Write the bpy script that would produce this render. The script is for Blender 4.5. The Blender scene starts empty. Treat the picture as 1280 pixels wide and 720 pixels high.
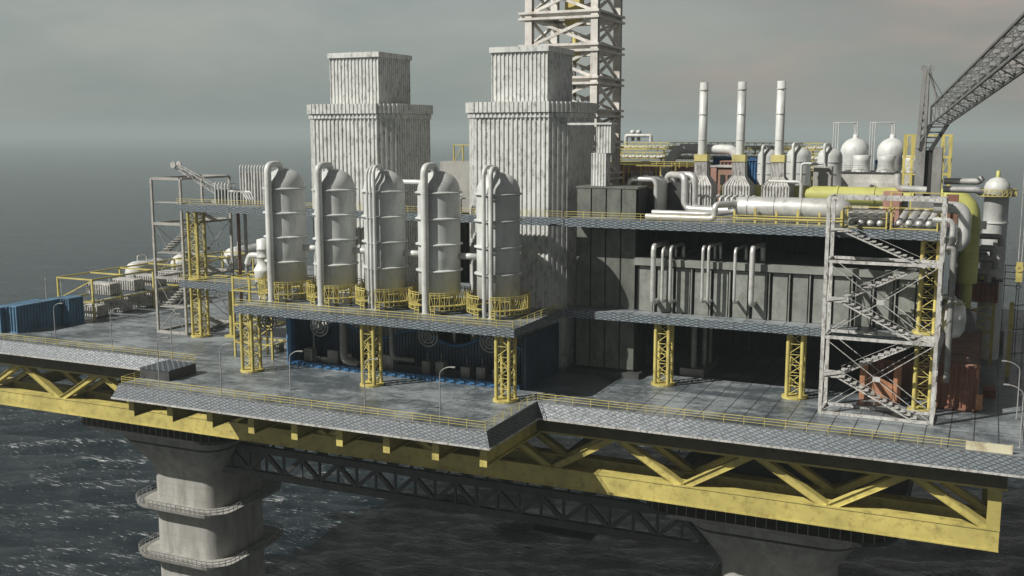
import bpy, math, random
from math import sin, cos, pi, radians, sqrt, atan2
from mathutils import Vector as V, Matrix
random.seed(7)
S = bpy.context.scene
C = S.collection
ORD = ['first', 'second', 'third', 'fourth', 'fifth', 'sixth', 'seventh', 'eighth', 'ninth', 'tenth', 'eleventh', 'twelfth', 'thirteenth', 'fourteenth']

# ------------------------------------------------------------------ materials
def nodes(name):
    m = bpy.data.materials.new(name); m.use_nodes = True
    nt = m.node_tree; b = nt.nodes['Principled BSDF']
    return m, nt, b
def N(nt, t, **k):
    n = nt.nodes.new(t)
    for a, v in k.items():
        if a.startswith('i_'): n.inputs[a[2:].replace('_', ' ')].default_value = v
        else: setattr(n, a, v)
    return n
def L(nt, a, b): nt.links.new(a, b)
def pos(nt, sc=(1, 1, 1)):
    g = N(nt, 'ShaderNodeNewGeometry'); m = N(nt, 'ShaderNodeMapping'); m.inputs['Scale'].default_value = sc
    L(nt, g.outputs['Position'], m.inputs['Vector']); return m.outputs['Vector']
def noise(nt, vec, scale, detail=5, rough=.6):
    n = N(nt, 'ShaderNodeTexNoise'); n.inputs['Scale'].default_value = scale
    n.inputs['Detail'].default_value = detail; n.inputs['Roughness'].default_value = rough
    L(nt, vec, n.inputs['Vector']); return n.outputs['Fac']
def ramp(nt, fac, a, b, ca=(0, 0, 0, 1), cb=(1, 1, 1, 1)):
    r = N(nt, 'ShaderNodeValToRGB'); r.color_ramp.elements[0].position = a; r.color_ramp.elements[1].position = b
    r.color_ramp.elements[0].color = ca; r.color_ramp.elements[1].color = cb
    L(nt, fac, r.inputs['Fac']); return r.outputs['Color']
def mix(nt, fac, a, b, mode='MIX'):
    m = N(nt, 'ShaderNodeMix', data_type='RGBA', blend_type=mode)
    for v, k in ((fac, 0), (a, 6), (b, 7)):
        if hasattr(v, 'links'): L(nt, v, m.inputs[k])
        else: m.inputs[k].default_value = v if k == 0 else (tuple(v) + (1,) if len(v) == 3 else v)
    return m.outputs[2]
def M(nt, op, a, b=None, c=None):
    m = N(nt, 'ShaderNodeMath', operation=op)
    for i, v in enumerate((a, b, c)):
        if v is None: continue
        if hasattr(v, 'links'): L(nt, v, m.inputs[i])
        else: m.inputs[i].default_value = v
    return m.outputs[0]
def paint(name, base, dirt, lo=.48, hi=.7, rough=.55, metal=0., sc=.5, streak=1., bump=.15, var=.25, fine=3.):
    """painted or bare surface: broad tone patches, dirt blotches or vertical runs, fine grain"""
    m, nt, b = nodes(name)
    p = pos(nt, (1, 1, 1. / streak))
    n1 = noise(nt, p, sc, 8, .65); n2 = noise(nt, pos(nt), sc * .22, 3); n3 = noise(nt, p, fine, 6, .7)
    col = mix(nt, M(nt, 'MULTIPLY', ramp(nt, n2, .3, .7), 1.), tuple(c * (1 - var) for c in base), tuple(min(.95, c * (1 + var * .6)) for c in base))
    f = M(nt, 'ADD', M(nt, 'MULTIPLY', n1, .7), M(nt, 'MULTIPLY', n3, .3))
    col = mix(nt, ramp(nt, f, lo, hi), col, dirt)
    L(nt, col, b.inputs['Base Color'])
    r = M(nt, 'MULTIPLY_ADD', n3, .35, rough - .17); L(nt, r, b.inputs['Roughness'])
    b.inputs['Metallic'].default_value = metal
    if bump:
        bp = N(nt, 'ShaderNodeBump'); bp.inputs['Strength'].default_value = bump; bp.inputs['Distance'].default_value = .06
        L(nt, f, bp.inputs['Height']); L(nt, bp.outputs[0], b.inputs['Normal'])
    return m
W_TANK = paint('tank_grey_white', (.49, .505, .49), (.24, .25, .24), .5, .72, .5, 0, .5, 3.)
W_PIPE = paint('pipe_white', (.51, .52, .50), (.26, .27, .25), .52, .75, .42, 0, .8, 2.)
W_CLAD = paint('white_cladding', (.54, .55, .53), (.17, .17, .16), .50, .66, .5, 0, 1.3, 1.9, fine=4.5, var=.12)
W_STEEL = paint('worn_white_steel', (.46, .46, .44), (.17, .15, .13), .48, .62, .6, 0, 2.2, 2., fine=6)
W_DERR = paint('derrick_white', (.60, .58, .54), (.28, .22, .17), .5, .7, .6, 0, .7, 2.)
CONC = paint('concrete', (.33, .325, .30), (.17, .165, .15), .45, .75, .85, 0, .35, 3.)
def leg_mat():
    m, nt, b = nodes('leg_concrete'); g = N(nt, 'ShaderNodeSeparateXYZ'); L(nt, pos(nt), g.inputs[0])
    st = noise(nt, pos(nt, (1, 1, .25)), .5, 8, .65); bl = noise(nt, pos(nt), .12, 4)
    col = mix(nt, ramp(nt, st, .4, .68), (.34, .335, .31), (.19, .185, .165)); col = mix(nt, ramp(nt, bl, .45, .7), col, (.24, .235, .215))
    def seam(c, p, w): return M(nt, 'LESS_THAN', M(nt, 'FRACT', M(nt, 'DIVIDE', c, p)), w / p)
    s_ = M(nt, 'MAXIMUM', seam(g.outputs[2], 2.7, .07), seam(M(nt, 'ADD', g.outputs[0], g.outputs[1]), 4.6, .07))
    col = mix(nt, M(nt, 'MULTIPLY', s_, .45), col, (.12, .115, .10)); L(nt, col, b.inputs['Base Color']); b.inputs['Roughness'].default_value = .85
    bp = N(nt, 'ShaderNodeBump'); bp.inputs['Strength'].default_value = .25; bp.inputs['Distance'].default_value = .05
    L(nt, M(nt, 'SUBTRACT', st, s_), bp.inputs['Height']); L(nt, bp.outputs[0], b.inputs['Normal']); return m
LEGC = leg_mat()
YEL = paint('yellow_paint', (.47, .40, .12), (.25, .20, .06), .5, .66, .55, 0, .7, 1.)
YELR = paint('yellow_rail_paint', (.52, .44, .13), (.3, .25, .1), .5, .8, .5, 0, .8)
YELG = paint('yellow_green_pipe', (.44, .44, .13), (.30, .30, .1), .5, .75, .45, 0, .6)
DGRN = paint('dark_olive_panel', (.13, .14, .12), (.05, .055, .045), .42, .68, .6, 0, .6, 2.)
GPAN = paint('grey_green_panel', (.21, .22, .20), (.10, .105, .09), .45, .7, .6, 0, .7, 1.5)
GREYW = paint('weathered_grey_steel', (.36, .35, .32), (.16, .15, .14), .45, .7, .6, 0, 2.)
DARK = paint('dark_steel', (.016, .016, .015), (.009, .009, .009), .4, .7, .6, 0, .6)  # near-black, base colour lowered to deepen shade in the interior
DGREY = paint('dark_grey_steel', (.062, .062, .062), (.03, .03, .028), .45, .7, .6, .2, .6, 2.)
GREY = paint('grey_steel', (.25, .25, .24), (.12, .12, .11), .45, .7, .55, .3, .7, 2.)
SILV = paint('silver_cladding', (.60, .60, .575), (.30, .30, .28), .5, .72, .36, .45, .8, 1., bump=.25)
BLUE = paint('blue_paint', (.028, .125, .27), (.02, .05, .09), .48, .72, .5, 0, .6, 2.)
BOOMG = paint('boom_grey', (.16, .16, .155), (.07, .07, .07), .45, .7, .55, .2, 1.)
BLUE_SHADE = paint('shaded_blue_paint', (.012, .04, .085), (.006, .010, .016), .46, .7, .5, 0, .6, 2.)  # the blue paint darkened to carry the shade under the tank deck
BLUE2 = paint('faded_blue_container', (.085, .19, .30), (.06, .08, .10), .46, .68, .6, 0, .5, 3.)
RUST = paint('rusty_red', (.19, .07, .04), (.40, .19, .10), .5, .62, .75, 0, .6, 2.5)
RUSTD = paint('dark_rusty_red', (.19, .085, .055), (.36, .17, .09), .55, .63, .75, 0, .8, 2.)
BROWN = paint('brown_roof', (.28, .165, .12), (.15, .085, .06), .45, .7, .8, 0, .6)
BRICK = paint('faded_red_panel', (.36, .20, .16), (.20, .11, .08), .45, .7, .8, 0, .7)
ORNG = paint('orange_rust', (.40, .20, .11), (.25, .09, .04), .45, .65, .8, 0, .9)
LAMPM = paint('lamp_grey', (.33, .33, .32), (.2, .2, .2), .5, .8, .5, .3)

def deck_mat():
    m, nt, b = nodes('deck_plates')
    p = pos(nt); g = N(nt, 'ShaderNodeSeparateXYZ'); L(nt, p, g.inputs[0])
    n1 = noise(nt, p, .09, 10, .70); n2 = noise(nt, p, 1.1, 6, .7); n3 = noise(nt, pos(nt, (.25, 1, 1)), .5, 6, .6)
    f = M(nt, 'ADD', M(nt, 'MULTIPLY', n1, .55), M(nt, 'ADD', M(nt, 'MULTIPLY', n2, .2), M(nt, 'MULTIPLY', n3, .25)))
    col = ramp(nt, f, .455, .56, (.066, .080, .090, 1), (.22, .245, .255, 1))
    def seam(c, period, w):
        fr = M(nt, 'FRACT', M(nt, 'DIVIDE', c, period)); return M(nt, 'LESS_THAN', fr, w / period)
    s = M(nt, 'MAXIMUM', seam(g.outputs[0], 3.0, .15), seam(g.outputs[1], 6.0, .17))
    # whole plates differ a little in tone
    cell = N(nt, 'ShaderNodeTexWhiteNoise', noise_dimensions='2D'); cv = N(nt, 'ShaderNodeCombineXYZ')
    L(nt, M(nt, 'FLOOR', M(nt, 'DIVIDE', g.outputs[0], 3.0)), cv.inputs[0]); L(nt, M(nt, 'FLOOR', M(nt, 'DIVIDE', g.outputs[1], 6.0)), cv.inputs[1])
    L(nt, cv.outputs[0], cell.inputs['Vector'])
    col = mix(nt, M(nt, 'MULTIPLY', cell.outputs['Value'], .16), col, (.12, .12, .12))
    col = mix(nt, M(nt, 'MULTIPLY', s, ramp(nt, M(nt, 'ADD', M(nt, 'MULTIPLY', g.outputs[0], .008), noise(nt, p, .06, 3)), -.4, .15)), col, (.03, .03, .03))
    L(nt, col, b.inputs['Base Color'])
    L(nt, ramp(nt, f, .42, .6, (.28, .28, .28, 1), (.62, .62, .62, 1)), b.inputs['Roughness'])
    bp = N(nt, 'ShaderNodeBump'); bp.inputs['Strength'].default_value = .3; bp.inputs['Distance'].default_value = .05
    L(nt, M(nt, 'SUBTRACT', f, M(nt, 'MULTIPLY', s, .5)), bp.inputs['Height']); L(nt, bp.outputs[0], b.inputs['Normal'])
    return m
DECK = deck_mat()
def mesh_mat(name='diamond_mesh', dx=1.25, dz=.62, br=1.):
    """expanded-metal skirt: light strands crossing over a darker plate"""
    m, nt, b = nodes(name)
    g = N(nt, 'ShaderNodeSeparateXYZ'); L(nt, pos(nt), g.inputs[0])
    u = M(nt, 'DIVIDE', M(nt, 'ADD', g.outputs[0], g.outputs[1]), dx); v = M(nt, 'DIVIDE', g.outputs[2], dz)
    wob = M(nt, 'MULTIPLY', noise(nt, pos(nt), 1.3, 3), .35)
    def line(e, w):
        d = M(nt, 'ABSOLUTE', M(nt, 'SUBTRACT', M(nt, 'FRACT', M(nt, 'ADD', e, wob)), .5)); return M(nt, 'LESS_THAN', d, w)
    s = M(nt, 'MAXIMUM', line(M(nt, 'ADD', u, v), .12), line(M(nt, 'SUBTRACT', u, v), .12))
    n = noise(nt, pos(nt, (1, 1, 2)), 1.6, 6, .7)
    base = ramp(nt, n, .35, .7, (.065 * br, .08 * br, .092 * br, 1), (.16 * br, .185 * br, .20 * br, 1))
    col = mix(nt, M(nt, 'MULTIPLY', s, .9), base, (.02, .025, .03))
    post = M(nt, 'LESS_THAN', M(nt, 'FRACT', M(nt, 'DIVIDE', M(nt, 'ADD', g.outputs[0], g.outputs[1]), 5.6)), .025)
    col = mix(nt, M(nt, 'MULTIPLY', post, .8), col, (.04, .04, .04))
    L(nt, col, b.inputs['Base Color']); b.inputs['Metallic'].default_value = .1
    L(nt, M(nt, 'MULTIPLY_ADD', n, -.5, .75), b.inputs['Roughness'])
    bp = N(nt, 'ShaderNodeBump'); bp.inputs['Strength'].default_value = .5; bp.inputs['Distance'].default_value = .08
    L(nt, M(nt, 'ADD', n, M(nt, 'MULTIPLY', s, -.5)), bp.inputs['Height']); L(nt, bp.outputs[0], b.inputs['Normal'])
    return m
MESH = mesh_mat('diamond_mesh', 1.2, .42)
MESH2 = mesh_mat('upper_diamond_mesh', 1.5, .42, 1.7)
SZ_ = -60
def sea_mat():
    m, nt, b = nodes('sea_water')
    b.inputs['Base Color'].default_value = (.004, .01, .014, 1); b.inputs['Roughness'].default_value = .13; b.inputs['IOR'].default_value = 1.33
    g = N(nt, 'ShaderNodeNewGeometry'); mp = N(nt, 'ShaderNodeMapping'); mp.inputs['Rotation'].default_value = (0, 0, radians(18)); mp.inputs['Scale'].default_value = (.55, 1, 1)
    L(nt, g.outputs['Position'], mp.inputs['Vector']); p = mp.outputs['Vector']
    a = noise(nt, p, .035, 3, .5); c = noise(nt, p, .16, 6, .62); d = noise(nt, p, .9, 5, .65)
    h = M(nt, 'ADD', M(nt, 'MULTIPLY', a, 3.), M(nt, 'ADD', M(nt, 'MULTIPLY', c, 1.2), M(nt, 'MULTIPLY', d, 1.1)))
    bp = N(nt, 'ShaderNodeBump'); bp.inputs['Strength'].default_value = 1.; bp.inputs['Distance'].default_value = 1.
    L(nt, h, bp.inputs['Height']); L(nt, bp.outputs[0], b.inputs['Normal'])
    m2 = N(nt, 'ShaderNodeMapping'); m2.inputs['Rotation'].default_value = (0, 0, radians(-20)); m2.inputs['Scale'].default_value = (.16, 1, 1)
    L(nt, g.outputs['Position'], m2.inputs['Vector']); q = m2.outputs['Vector']
    e = noise(nt, q, 1.7, 4, .55); big = noise(nt, p, .03, 4, .6)
    gz = N(nt, 'ShaderNodeSeparateXYZ'); L(nt, g.outputs['Position'], gz.inputs[0])
    crest = N(nt, 'ShaderNodeMapRange'); crest.inputs[1].default_value = SZ_ - .15; crest.inputs[2].default_value = SZ_ + .5; L(nt, gz.outputs[2], crest.inputs[0])
    foam_glint = M(nt, 'MULTIPLY', ramp(nt, M(nt, 'MULTIPLY_ADD', crest.outputs[0], .10, e), .655, .705), ramp(nt, big, .36, .58))  # pale foam streaks painted in to stand for sky glints on the water
    L(nt, mix(nt, foam_glint, (.004, .011, .016), (.36, .38, .38)), b.inputs['Base Color'])
    L(nt, M(nt, 'MULTIPLY_ADD', foam_glint, .5, .12), b.inputs['Roughness'])
    return m
SEA = sea_mat()

# ------------------------------------------------------------------ mesh helpers (world coordinates)
class MB:
    def __init__(s): s.v = []; s.f = []; s.sm = []
    def add(s, vs, fs, smooth=False):
        o = len(s.v); s.v += [tuple(v) for v in vs]; s.f += [tuple(i + o for i in f) for f in fs]; s.sm += [smooth] * len(fs); return s
    def box(s, x0, x1, y0, y1, z0, z1):
        return s.add([(x, y, z) for z in (z0, z1) for y in (y0, y1) for x in (x0, x1)],
                     [(0, 2, 3, 1), (4, 5, 7, 6), (0, 1, 5, 4), (2, 6, 7, 3), (0, 4, 6, 2), (1, 3, 7, 5)])
    def beam(s, p, q, w=.1, h=None):
        p = V(p); q = V(q); h = h or w; d = (q - p).normalized()
        up = V((0, 0, 1)) if abs(d.z) < .98 else V((0, 1, 0))
        a = d.cross(up).normalized() * (w / 2); b = a.cross(d).normalized() * (h / 2)
        vs = [e + i * a + j * b for e in (p, q) for i, j in ((-1, -1), (1, -1), (1, 1), (-1, 1))]
        return s.add(vs, [(0, 3, 2, 1), (4, 5, 6, 7), (0, 1, 5, 4), (1, 2, 6, 5), (2, 3, 7, 6), (3, 0, 4, 7)])
    def ibeam(s, p, q, w, h, t=.12):
        """I-section with its web in the plane of p-q and the vertical"""
        p = V(p); q = V(q); d = (q - p).normalized(); up = V((0, 0, 1)) if abs(d.z) < .98 else V((0, 1, 0))
        a = d.cross(up).normalized(); b = a.cross(d).normalized()
        s.beam(p + b * (h / 2 - t / 2), q + b * (h / 2 - t / 2), w, t); s.beam(p - b * (h / 2 - t / 2), q - b * (h / 2 - t / 2), w, t)
        return s.beam(p, q, t, h - 2 * t)
    def tube(s, pts, r, seg=8, bend=0., cap=True):
        P = [V(p) for p in pts]
        if bend > 0 and len(P) > 2:
            out = [P[0]]
            for i in range(1, len(P) - 1):
                a = (P[i - 1] - P[i]); b = (P[i + 1] - P[i]); k = min(bend, a.length * .49, b.length * .49)
                A = P[i] + a.normalized() * k; B = P[i] + b.normalized() * k
                for t in range(6):
                    t /= 5.; out.append(A.lerp(P[i], t).lerp(P[i].lerp(B, t), t))
            out.append(P[-1]); P = out
        n = len(P); vs = []; prev = None
        for i in range(n):
            d = (P[min(i + 1, n - 1)] - P[max(i - 1, 0)]).normalized()
            if prev is None:
                a = d.cross(V((0, 0, 1)) if abs(d.z) < .9 else V((1, 0, 0))).normalized()
            else: a = (prev - d * prev.dot(d)).normalized()
            prev = a; b = d.cross(a)
            vs += [P[i] + (a * cos(2 * pi * k / seg) + b * sin(2 * pi * k / seg)) * r for k in range(seg)]
        fs = [(i * seg + k, i * seg + (k + 1) % seg, (i + 1) * seg + (k + 1) % seg, (i + 1) * seg + k) for i in range(n - 1) for k in range(seg)]
        s.add(vs, fs, True)
        if cap: s.add(vs[:seg][::-1] + vs[-seg:], [tuple(range(seg)), tuple(range(seg, 2 * seg))])
        return s
    def lathe(s, prof, c, axis='z', seg=24, smooth=True):
        """prof: list of (radius, height along axis)"""
        vs = []
        for r, h in prof:
            for k in range(seg):
                a, b = r * cos(2 * pi * k / seg), r * sin(2 * pi * k / seg)
                vs.append({'z': (c[0] + a, c[1] + b, c[2] + h), 'x': (c[0] + h, c[1] + a, c[2] + b), 'y': (c[0] + b, c[1] + h, c[2] + a)}[axis])
        fs = [(i * seg + k, i * seg + (k + 1) % seg, (i + 1) * seg + (k + 1) % seg, (i + 1) * seg + k) for i in range(len(prof) - 1) for k in range(seg)]
        return s.add(vs, fs, smooth)
    def prism(s, pts, z0, z1, smooth=False):
        n = len(pts); vs = [(x, y, z0) for x, y in pts] + [(x, y, z1) for x, y in pts]
        s.add(vs, [(i, (i + 1) % n, n + (i + 1) % n, n + i) for i in range(n)], smooth)
        return s.add(vs, [tuple(range(n))[::-1], tuple(range(n, 2 * n))])
    def loft(s, rings, smooth=False, cap=True):
        n = len(rings[0]); vs = [p for r in rings for p in r]
        s.add(vs, [(i * n + k, i * n + (k + 1) % n, (i + 1) * n + (k + 1) % n, (i + 1) * n + k) for i in range(len(rings) - 1) for k in range(n)], smooth)
        if cap: s.add(list(rings[0])[::-1] + list(rings[-1]), [tuple(range(n)), tuple(range(n, 2 * n))])
        return s
    def build(s, name, mat, parent=None, label=None):
        me = bpy.data.meshes.new(name)
        off = V((0, 0, 0)); q = parent
        while q is not None: off += q.location; q = q.parent
        me.from_pydata([tuple(V(v) - off) for v in s.v], [], s.f); me.update()
        me.polygons.foreach_set('use_smooth', s.sm); me.materials.append(mat)
        o = bpy.data.objects.new(name, me); C.objects.link(o); o.parent = parent
        if label: o['label'] = label
        return o
def thing(name, label, cat, loc, group=None):
    o = bpy.data.objects.new(name, None); C.objects.link(o); o.location = loc; o.empty_display_size = .5
    o['label'] = label; o['category'] = cat
    if group: o['group'] = group
    return o
def tag(o, label, cat, group=None):
    o['label'] = label; o['category'] = cat
    if group: o['group'] = group
    return o
def struct(o): o['kind'] = 'structure'; return o
def copy_tree(o, parent=None):
    c = o.copy(); C.objects.link(c); c.parent = parent
    for ch in list(o.children): copy_tree(ch, c)
    return c
def dup(o, dx, dy, dz, label, rz=0):
    c = copy_tree(o); c.location = V(o.location) + V((dx, dy, dz)); c.rotation_euler.z += rz; c['label'] = label; return c
def rsq(cx, cy, h, r, z, n=6):
    """rounded square ring"""
    out = []
    for q, (sx, sy) in enumerate(((1, 1), (-1, 1), (-1, -1), (1, -1))):
        for k in range(n + 1):
            a = q * pi / 2 + k / n * pi / 2
            out.append((cx + sx * (h - r) + r * cos(a), cy + sy * (h - r) + r * sin(a), z))
    return out
def corr(outline, pitch, depth, closed=True):
    """trapezoid-ribbed outline from a counter-clockwise polygon"""
    out = []; n = len(outline)
    for i in range(n if closed else n - 1):
        a = V(outline[i]); b = V(outline[(i + 1) % n]); d = b - a; L_ = d.length; d.normalize(); nn = V((d.y, -d.x))
        k = max(1, round(L_ / pitch)); st = L_ / k
        out.append(a)
        for j in range(k):
            for t, e in ((.18, 0), (.28, -depth), (.72, -depth), (.82, 0)):
                out.append(a + d * (st * (j + t)) + nn * e)
        if not closed and i == n - 2: out.append(b)
    return [(p.x, p.y) for p in out]

# ------------------------------------------------------------------ sky, sun, camera
AZ = (.88, 1.0)                                                   # direction in which shadows fall
EL = math.atan(1.15 / math.hypot(*AZ))
w = bpy.data.worlds.new('World'); S.world = w; w.use_nodes = True; nt = w.node_tree
bg = nt.nodes['Background']
sky = N(nt, 'ShaderNodeTexSky', sky_type='NISHITA'); sky.sun_disc = False; sky.sun_elevation = EL
sky.sun_rotation = math.atan2(-AZ[0], -AZ[1]); sky.air_density = 1.2; sky.dust_density = 3.
tc = N(nt, 'ShaderNodeTexCoord'); mp = N(nt, 'ShaderNodeMapping'); mp.inputs['Scale'].default_value = (1, 1, 3.2)
L(nt, tc.outputs['Generated'], mp.inputs['Vector'])
n1 = noise(nt, mp.outputs['Vector'], 1.9, 6, .58); n2 = noise(nt, mp.outputs['Vector'], 3.4, 5, .5)
sp0 = N(nt, 'ShaderNodeSeparateXYZ'); L(nt, tc.outputs['Generated'], sp0.inputs[0])
side = M(nt, 'ADD', M(nt, 'MULTIPLY', sp0.outputs[0], .91), M(nt, 'MULTIPLY', sp0.outputs[1], .41))
cloud = ramp(nt, n1, .40, .60, (2.05, 2.4, 2.34, 1), (3.0, 3.08, 2.86, 1))
wf = M(nt, 'ADD', M(nt, 'ADD', side, M(nt, 'MULTIPLY', sp0.outputs[2], 2.2)), M(nt, 'MULTIPLY', n2, .9))
warm = ramp(nt, n2, .43, .57, (1.8, 1.85, 1.75, 1), (2.9, 2.4, 2.1, 1))
cloud = mix(nt, ramp(nt, wf, .62, 1.12), cloud, warm)
sp = N(nt, 'ShaderNodeSeparateXYZ'); L(nt, tc.outputs['Generated'], sp.inputs[0])
over = ramp(nt, sp.outputs[2], .10, .55, (1, 1, 1, 1), (.34, .36, .39, 1))
L(nt, mix(nt, 1., mix(nt, .86, sky.outputs[0], cloud), over, 'MULTIPLY'), bg.inputs['Color']); bg.inputs['Strength'].default_value = .108
sl = bpy.data.lights.new('sun', 'SUN'); sl.energy = 5.0; sl.angle = radians(.5); sl.color = (1, .965, .90)
so = bpy.data.objects.new('sun', sl); C.objects.link(so)
so.rotation_euler = V((AZ[0], AZ[1], -1.15)).to_track_quat('-Z', 'Y').to_euler()
cam = bpy.data.cameras.new('camera'); co = bpy.data.objects.new('camera', cam); C.objects.link(co); S.camera = co
co.location = (0, 0, 40); co.rotation_euler = (radians(90 - 8.44), 0, radians(24.38)); cam.lens = 1314 / 1280 * 36; cam.clip_end = 60000
vs = S.view_settings; vs.view_transform = 'Standard'; vs.look = 'None'; vs.gamma = 1; vs.exposure = .27; vs.use_curve_mapping = False
S.render.engine = 'CYCLES'; S.cycles.volume_bounces = 0; S.cycles.max_bounces = 6

# ------------------------------------------------------------------ sea and haze
SZ = -60
import numpy as np
def axis(lo, hi, a, b, st):
    c = list(np.arange(a, b, st)); d = st; v = c[-1]
    while v < hi: d = min(d * 1.12, 400); v += d; c.append(min(v, hi))
    d = st; v = c[0]; low = []
    while v > lo: d = min(d * 1.12, 400); v -= d; low.append(max(v, lo))
    return np.array(low[::-1] + c)
ax_, ay_ = axis(-14000, 9000, -380, 40, 1.25), axis(-3000, 14000, 135, 520, 1.25)
gx, gy = np.meshgrid(ax_, ay_); sx_, sy_ = np.meshgrid(np.gradient(ax_), np.gradient(ay_)); sp_ = np.maximum(sx_, sy_)
zz = np.zeros_like(gx); px_ = gx.copy(); py_ = gy.copy(); rg = np.random.RandomState(5)
for i in range(90):
    lam = 3.6 * (34 / 3.6) ** rg.rand(); th = radians(-68) + rg.randn() * .42; kx, ky = cos(th) * 2 * pi / lam, sin(th) * 2 * pi / lam
    am = .0043 * lam ** .86 * (.5 + rg.rand()) * np.clip(1.6 - sp_ * 3.2 / lam, 0, 1); ph = rg.rand() * 6.283
    arg = kx * gx + ky * gy + ph; zz += am * np.sin(arg); px_ += cos(th) * am * 1.0 * np.cos(arg); py_ += sin(th) * am * 1.0 * np.cos(arg)
ny_, nx_ = gx.shape; me = bpy.data.meshes.new('sea'); co_ = np.stack([px_, py_, zz + SZ], -1).reshape(-1, 3).astype(np.float32)
idx = np.arange(nx_ * ny_).reshape(ny_, nx_); q_ = np.stack([idx[:-1, :-1], idx[:-1, 1:], idx[1:, 1:], idx[1:, :-1]], -1).reshape(-1, 4)
me.vertices.add(len(co_)); me.vertices.foreach_set('co', co_.ravel()); me.loops.add(q_.size); me.loops.foreach_set('vertex_index', q_.ravel().astype(np.int32))
me.polygons.add(len(q_)); me.polygons.foreach_set('loop_start', np.arange(0, q_.size, 4, dtype=np.int32)); me.polygons.foreach_set('use_smooth', np.ones(len(q_), bool))
me.update(calc_edges=True); me.materials.append(SEA); so_ = bpy.data.objects.new('sea', me); C.objects.link(so_); struct(so_)
hz = MB().box(-14100, 9100, -3100, 14100, SZ - 1, 92)
hm = bpy.data.materials.new('haze_air'); hm.use_nodes = True; t_ = hm.node_tree; t_.nodes.remove(t_.nodes['Principled BSDF'])
pv = N(t_, 'ShaderNodeVolumePrincipled'); pv.inputs['Color'].default_value = (.55, .645, .65, 1); pv.inputs['Density'].default_value = .00017
L(t_, pv.outputs[0], t_.nodes['Material Output'].inputs['Volume'])
ho = hz.build('haze', hm); ho['kind'] = 'stuff'

# ------------------------------------------------------------------ decks
def skirt(name, pts, ztop, h, out, label, mat=MESH, edge=.16):
    """sloped mesh skirt along a polyline of (x, y); outward = right-hand side of travel (towards -y when going +x)"""
    n = len(pts); nor = []
    for i in range(n):
        acc = V((0, 0))
        ds = []
        if i: ds.append((V(pts[i]) - V(pts[i - 1])).normalized())
        if i < n - 1: ds.append((V(pts[i + 1]) - V(pts[i])).normalized())
        for d in ds: acc += V((d.y, -d.x))
        acc.normalize(); k = acc.dot(V((ds[0].y, -ds[0].x))); nor.append(acc / k)
    r = thing(name, label, 'deck skirt', (pts[0][0], pts[0][1], ztop))
    top = [(p[0], p[1]) for p in pts]; bot = [(p[0] + q.x * out, p[1] + q.y * out) for p, q in zip(pts, nor)]
    m = MB(); o = len(m.v)
    for i in range(n - 1):
        a, b, c, d = top[i], top[i + 1], bot[i + 1], bot[i]
        f = [(a[0], a[1], ztop), (b[0], b[1], ztop), (c[0], c[1], ztop - h), (d[0], d[1], ztop - h)]
        nn = (nor[i] + nor[i + 1]).normalized() * -.12
        g = [(x + nn.x, y + nn.y, z - .05) for x, y, z in f]
        m.add(f + g, [(3, 2, 1, 0), (4, 5, 6, 7), (0, 1, 5, 4), (2, 3, 7, 6), (1, 2, 6, 5), (3, 0, 4, 7)])
    m.build('mesh_panel', mat, r)
    e = MB()
    for i in range(n - 1):
        e.beam((bot[i][0], bot[i][1], ztop - h), (bot[i + 1][0], bot[i + 1][1], ztop - h), edge * 1.3, edge * 1.6)
    e.build('edge_bar', W_STEEL, r)
    t = MB()
    for i in range(n - 1): t.beam((top[i][0] + .0, top[i][1] - .06, ztop - .03), (top[i + 1][0], top[i + 1][1] - .06, ztop - .03), .1, .1)
    t.build('top_bar', GREY, r)
    return r
def rail(pts, z, label, step=2.8, h=1.15, t=.062, mat=None):
    mat = mat or YELR
    r = thing('guard_rail', label, 'railing', (pts[0][0], pts[0][1], z))
    for k, nm in ((h, 'top_rail'), (h * .66, 'middle_rail'), (h * .33, 'middle_rail')):
        m = MB()
        for a, b in zip(pts[:-1], pts[1:]): m.beam((*a, z + k), (*b, z + k), t * (1.1 if k == h else .8))
        m.build(nm, mat, r)
    for a, b in zip(pts[:-1], pts[1:]):
        a = V(a); b = V(b); n = max(1, round((b - a).length / step))
        for i in range(n + (1 if tuple(b) == tuple(pts[-1]) else 0)):
            p = a.lerp(b, i / n); MB().beam((p.x, p.y, z), (p.x, p.y, z + h), t).build('post', mat, r)
    return r

DX1 = 13.0; DXL = -190.0; DYB = 262.0
FR, FL_, FF = -60., -125.5, 124.
d = MB().prism([(DXL, 142), (FL_, 142), (FL_, FF), (FR, FF), (FR, 141.5), (DX1, 141.5), (DX1, DYB), (DXL, DYB)], -.5, 0).build('deck', DECK)
struct(d)
struct(MB().box(-188, 4.3, 143.2, 250, -5., -.5).build('deck_underside', paint('underside_brown', (.10, .082, .045), (.04, .035, .025), .45, .7, .7)))
skirt('mesh_skirt', [(DXL, 142), (FL_, 142)], 0, 2.2, 1.5, 'long sloping grey diamond mesh skirt along the far left deck edge')
skirt('mesh_skirt', [(FL_, 142), (FL_, FF), (FR, FF), (FR, 141.5)], 0, 2.2, .9, 'sloping grey diamond mesh skirt round the projecting front deck section over the yellow stubs')
skirt('mesh_skirt', [(FR, 141.5), (DX1, 141.5)], 0, 2.2, 1.5, 'sloping grey diamond mesh skirt along the right deck edge above the bare yellow truss')
rail([(DXL, 142.3), (FL_, 142.3)], 0, 'yellow guard rail along the left deck edge in front of the blue containers')
rail([(FL_ + .3, 141), (FL_ + .3, FF + .3), (FR - .3, FF + .3), (FR - .3, 141.5)], 0, 'yellow guard rail round the projecting front deck section')
rail([(FR, 141.8), (-.9, 141.8)], 0, 'yellow guard rail on the right deck edge in front of the stair tower')
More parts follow.
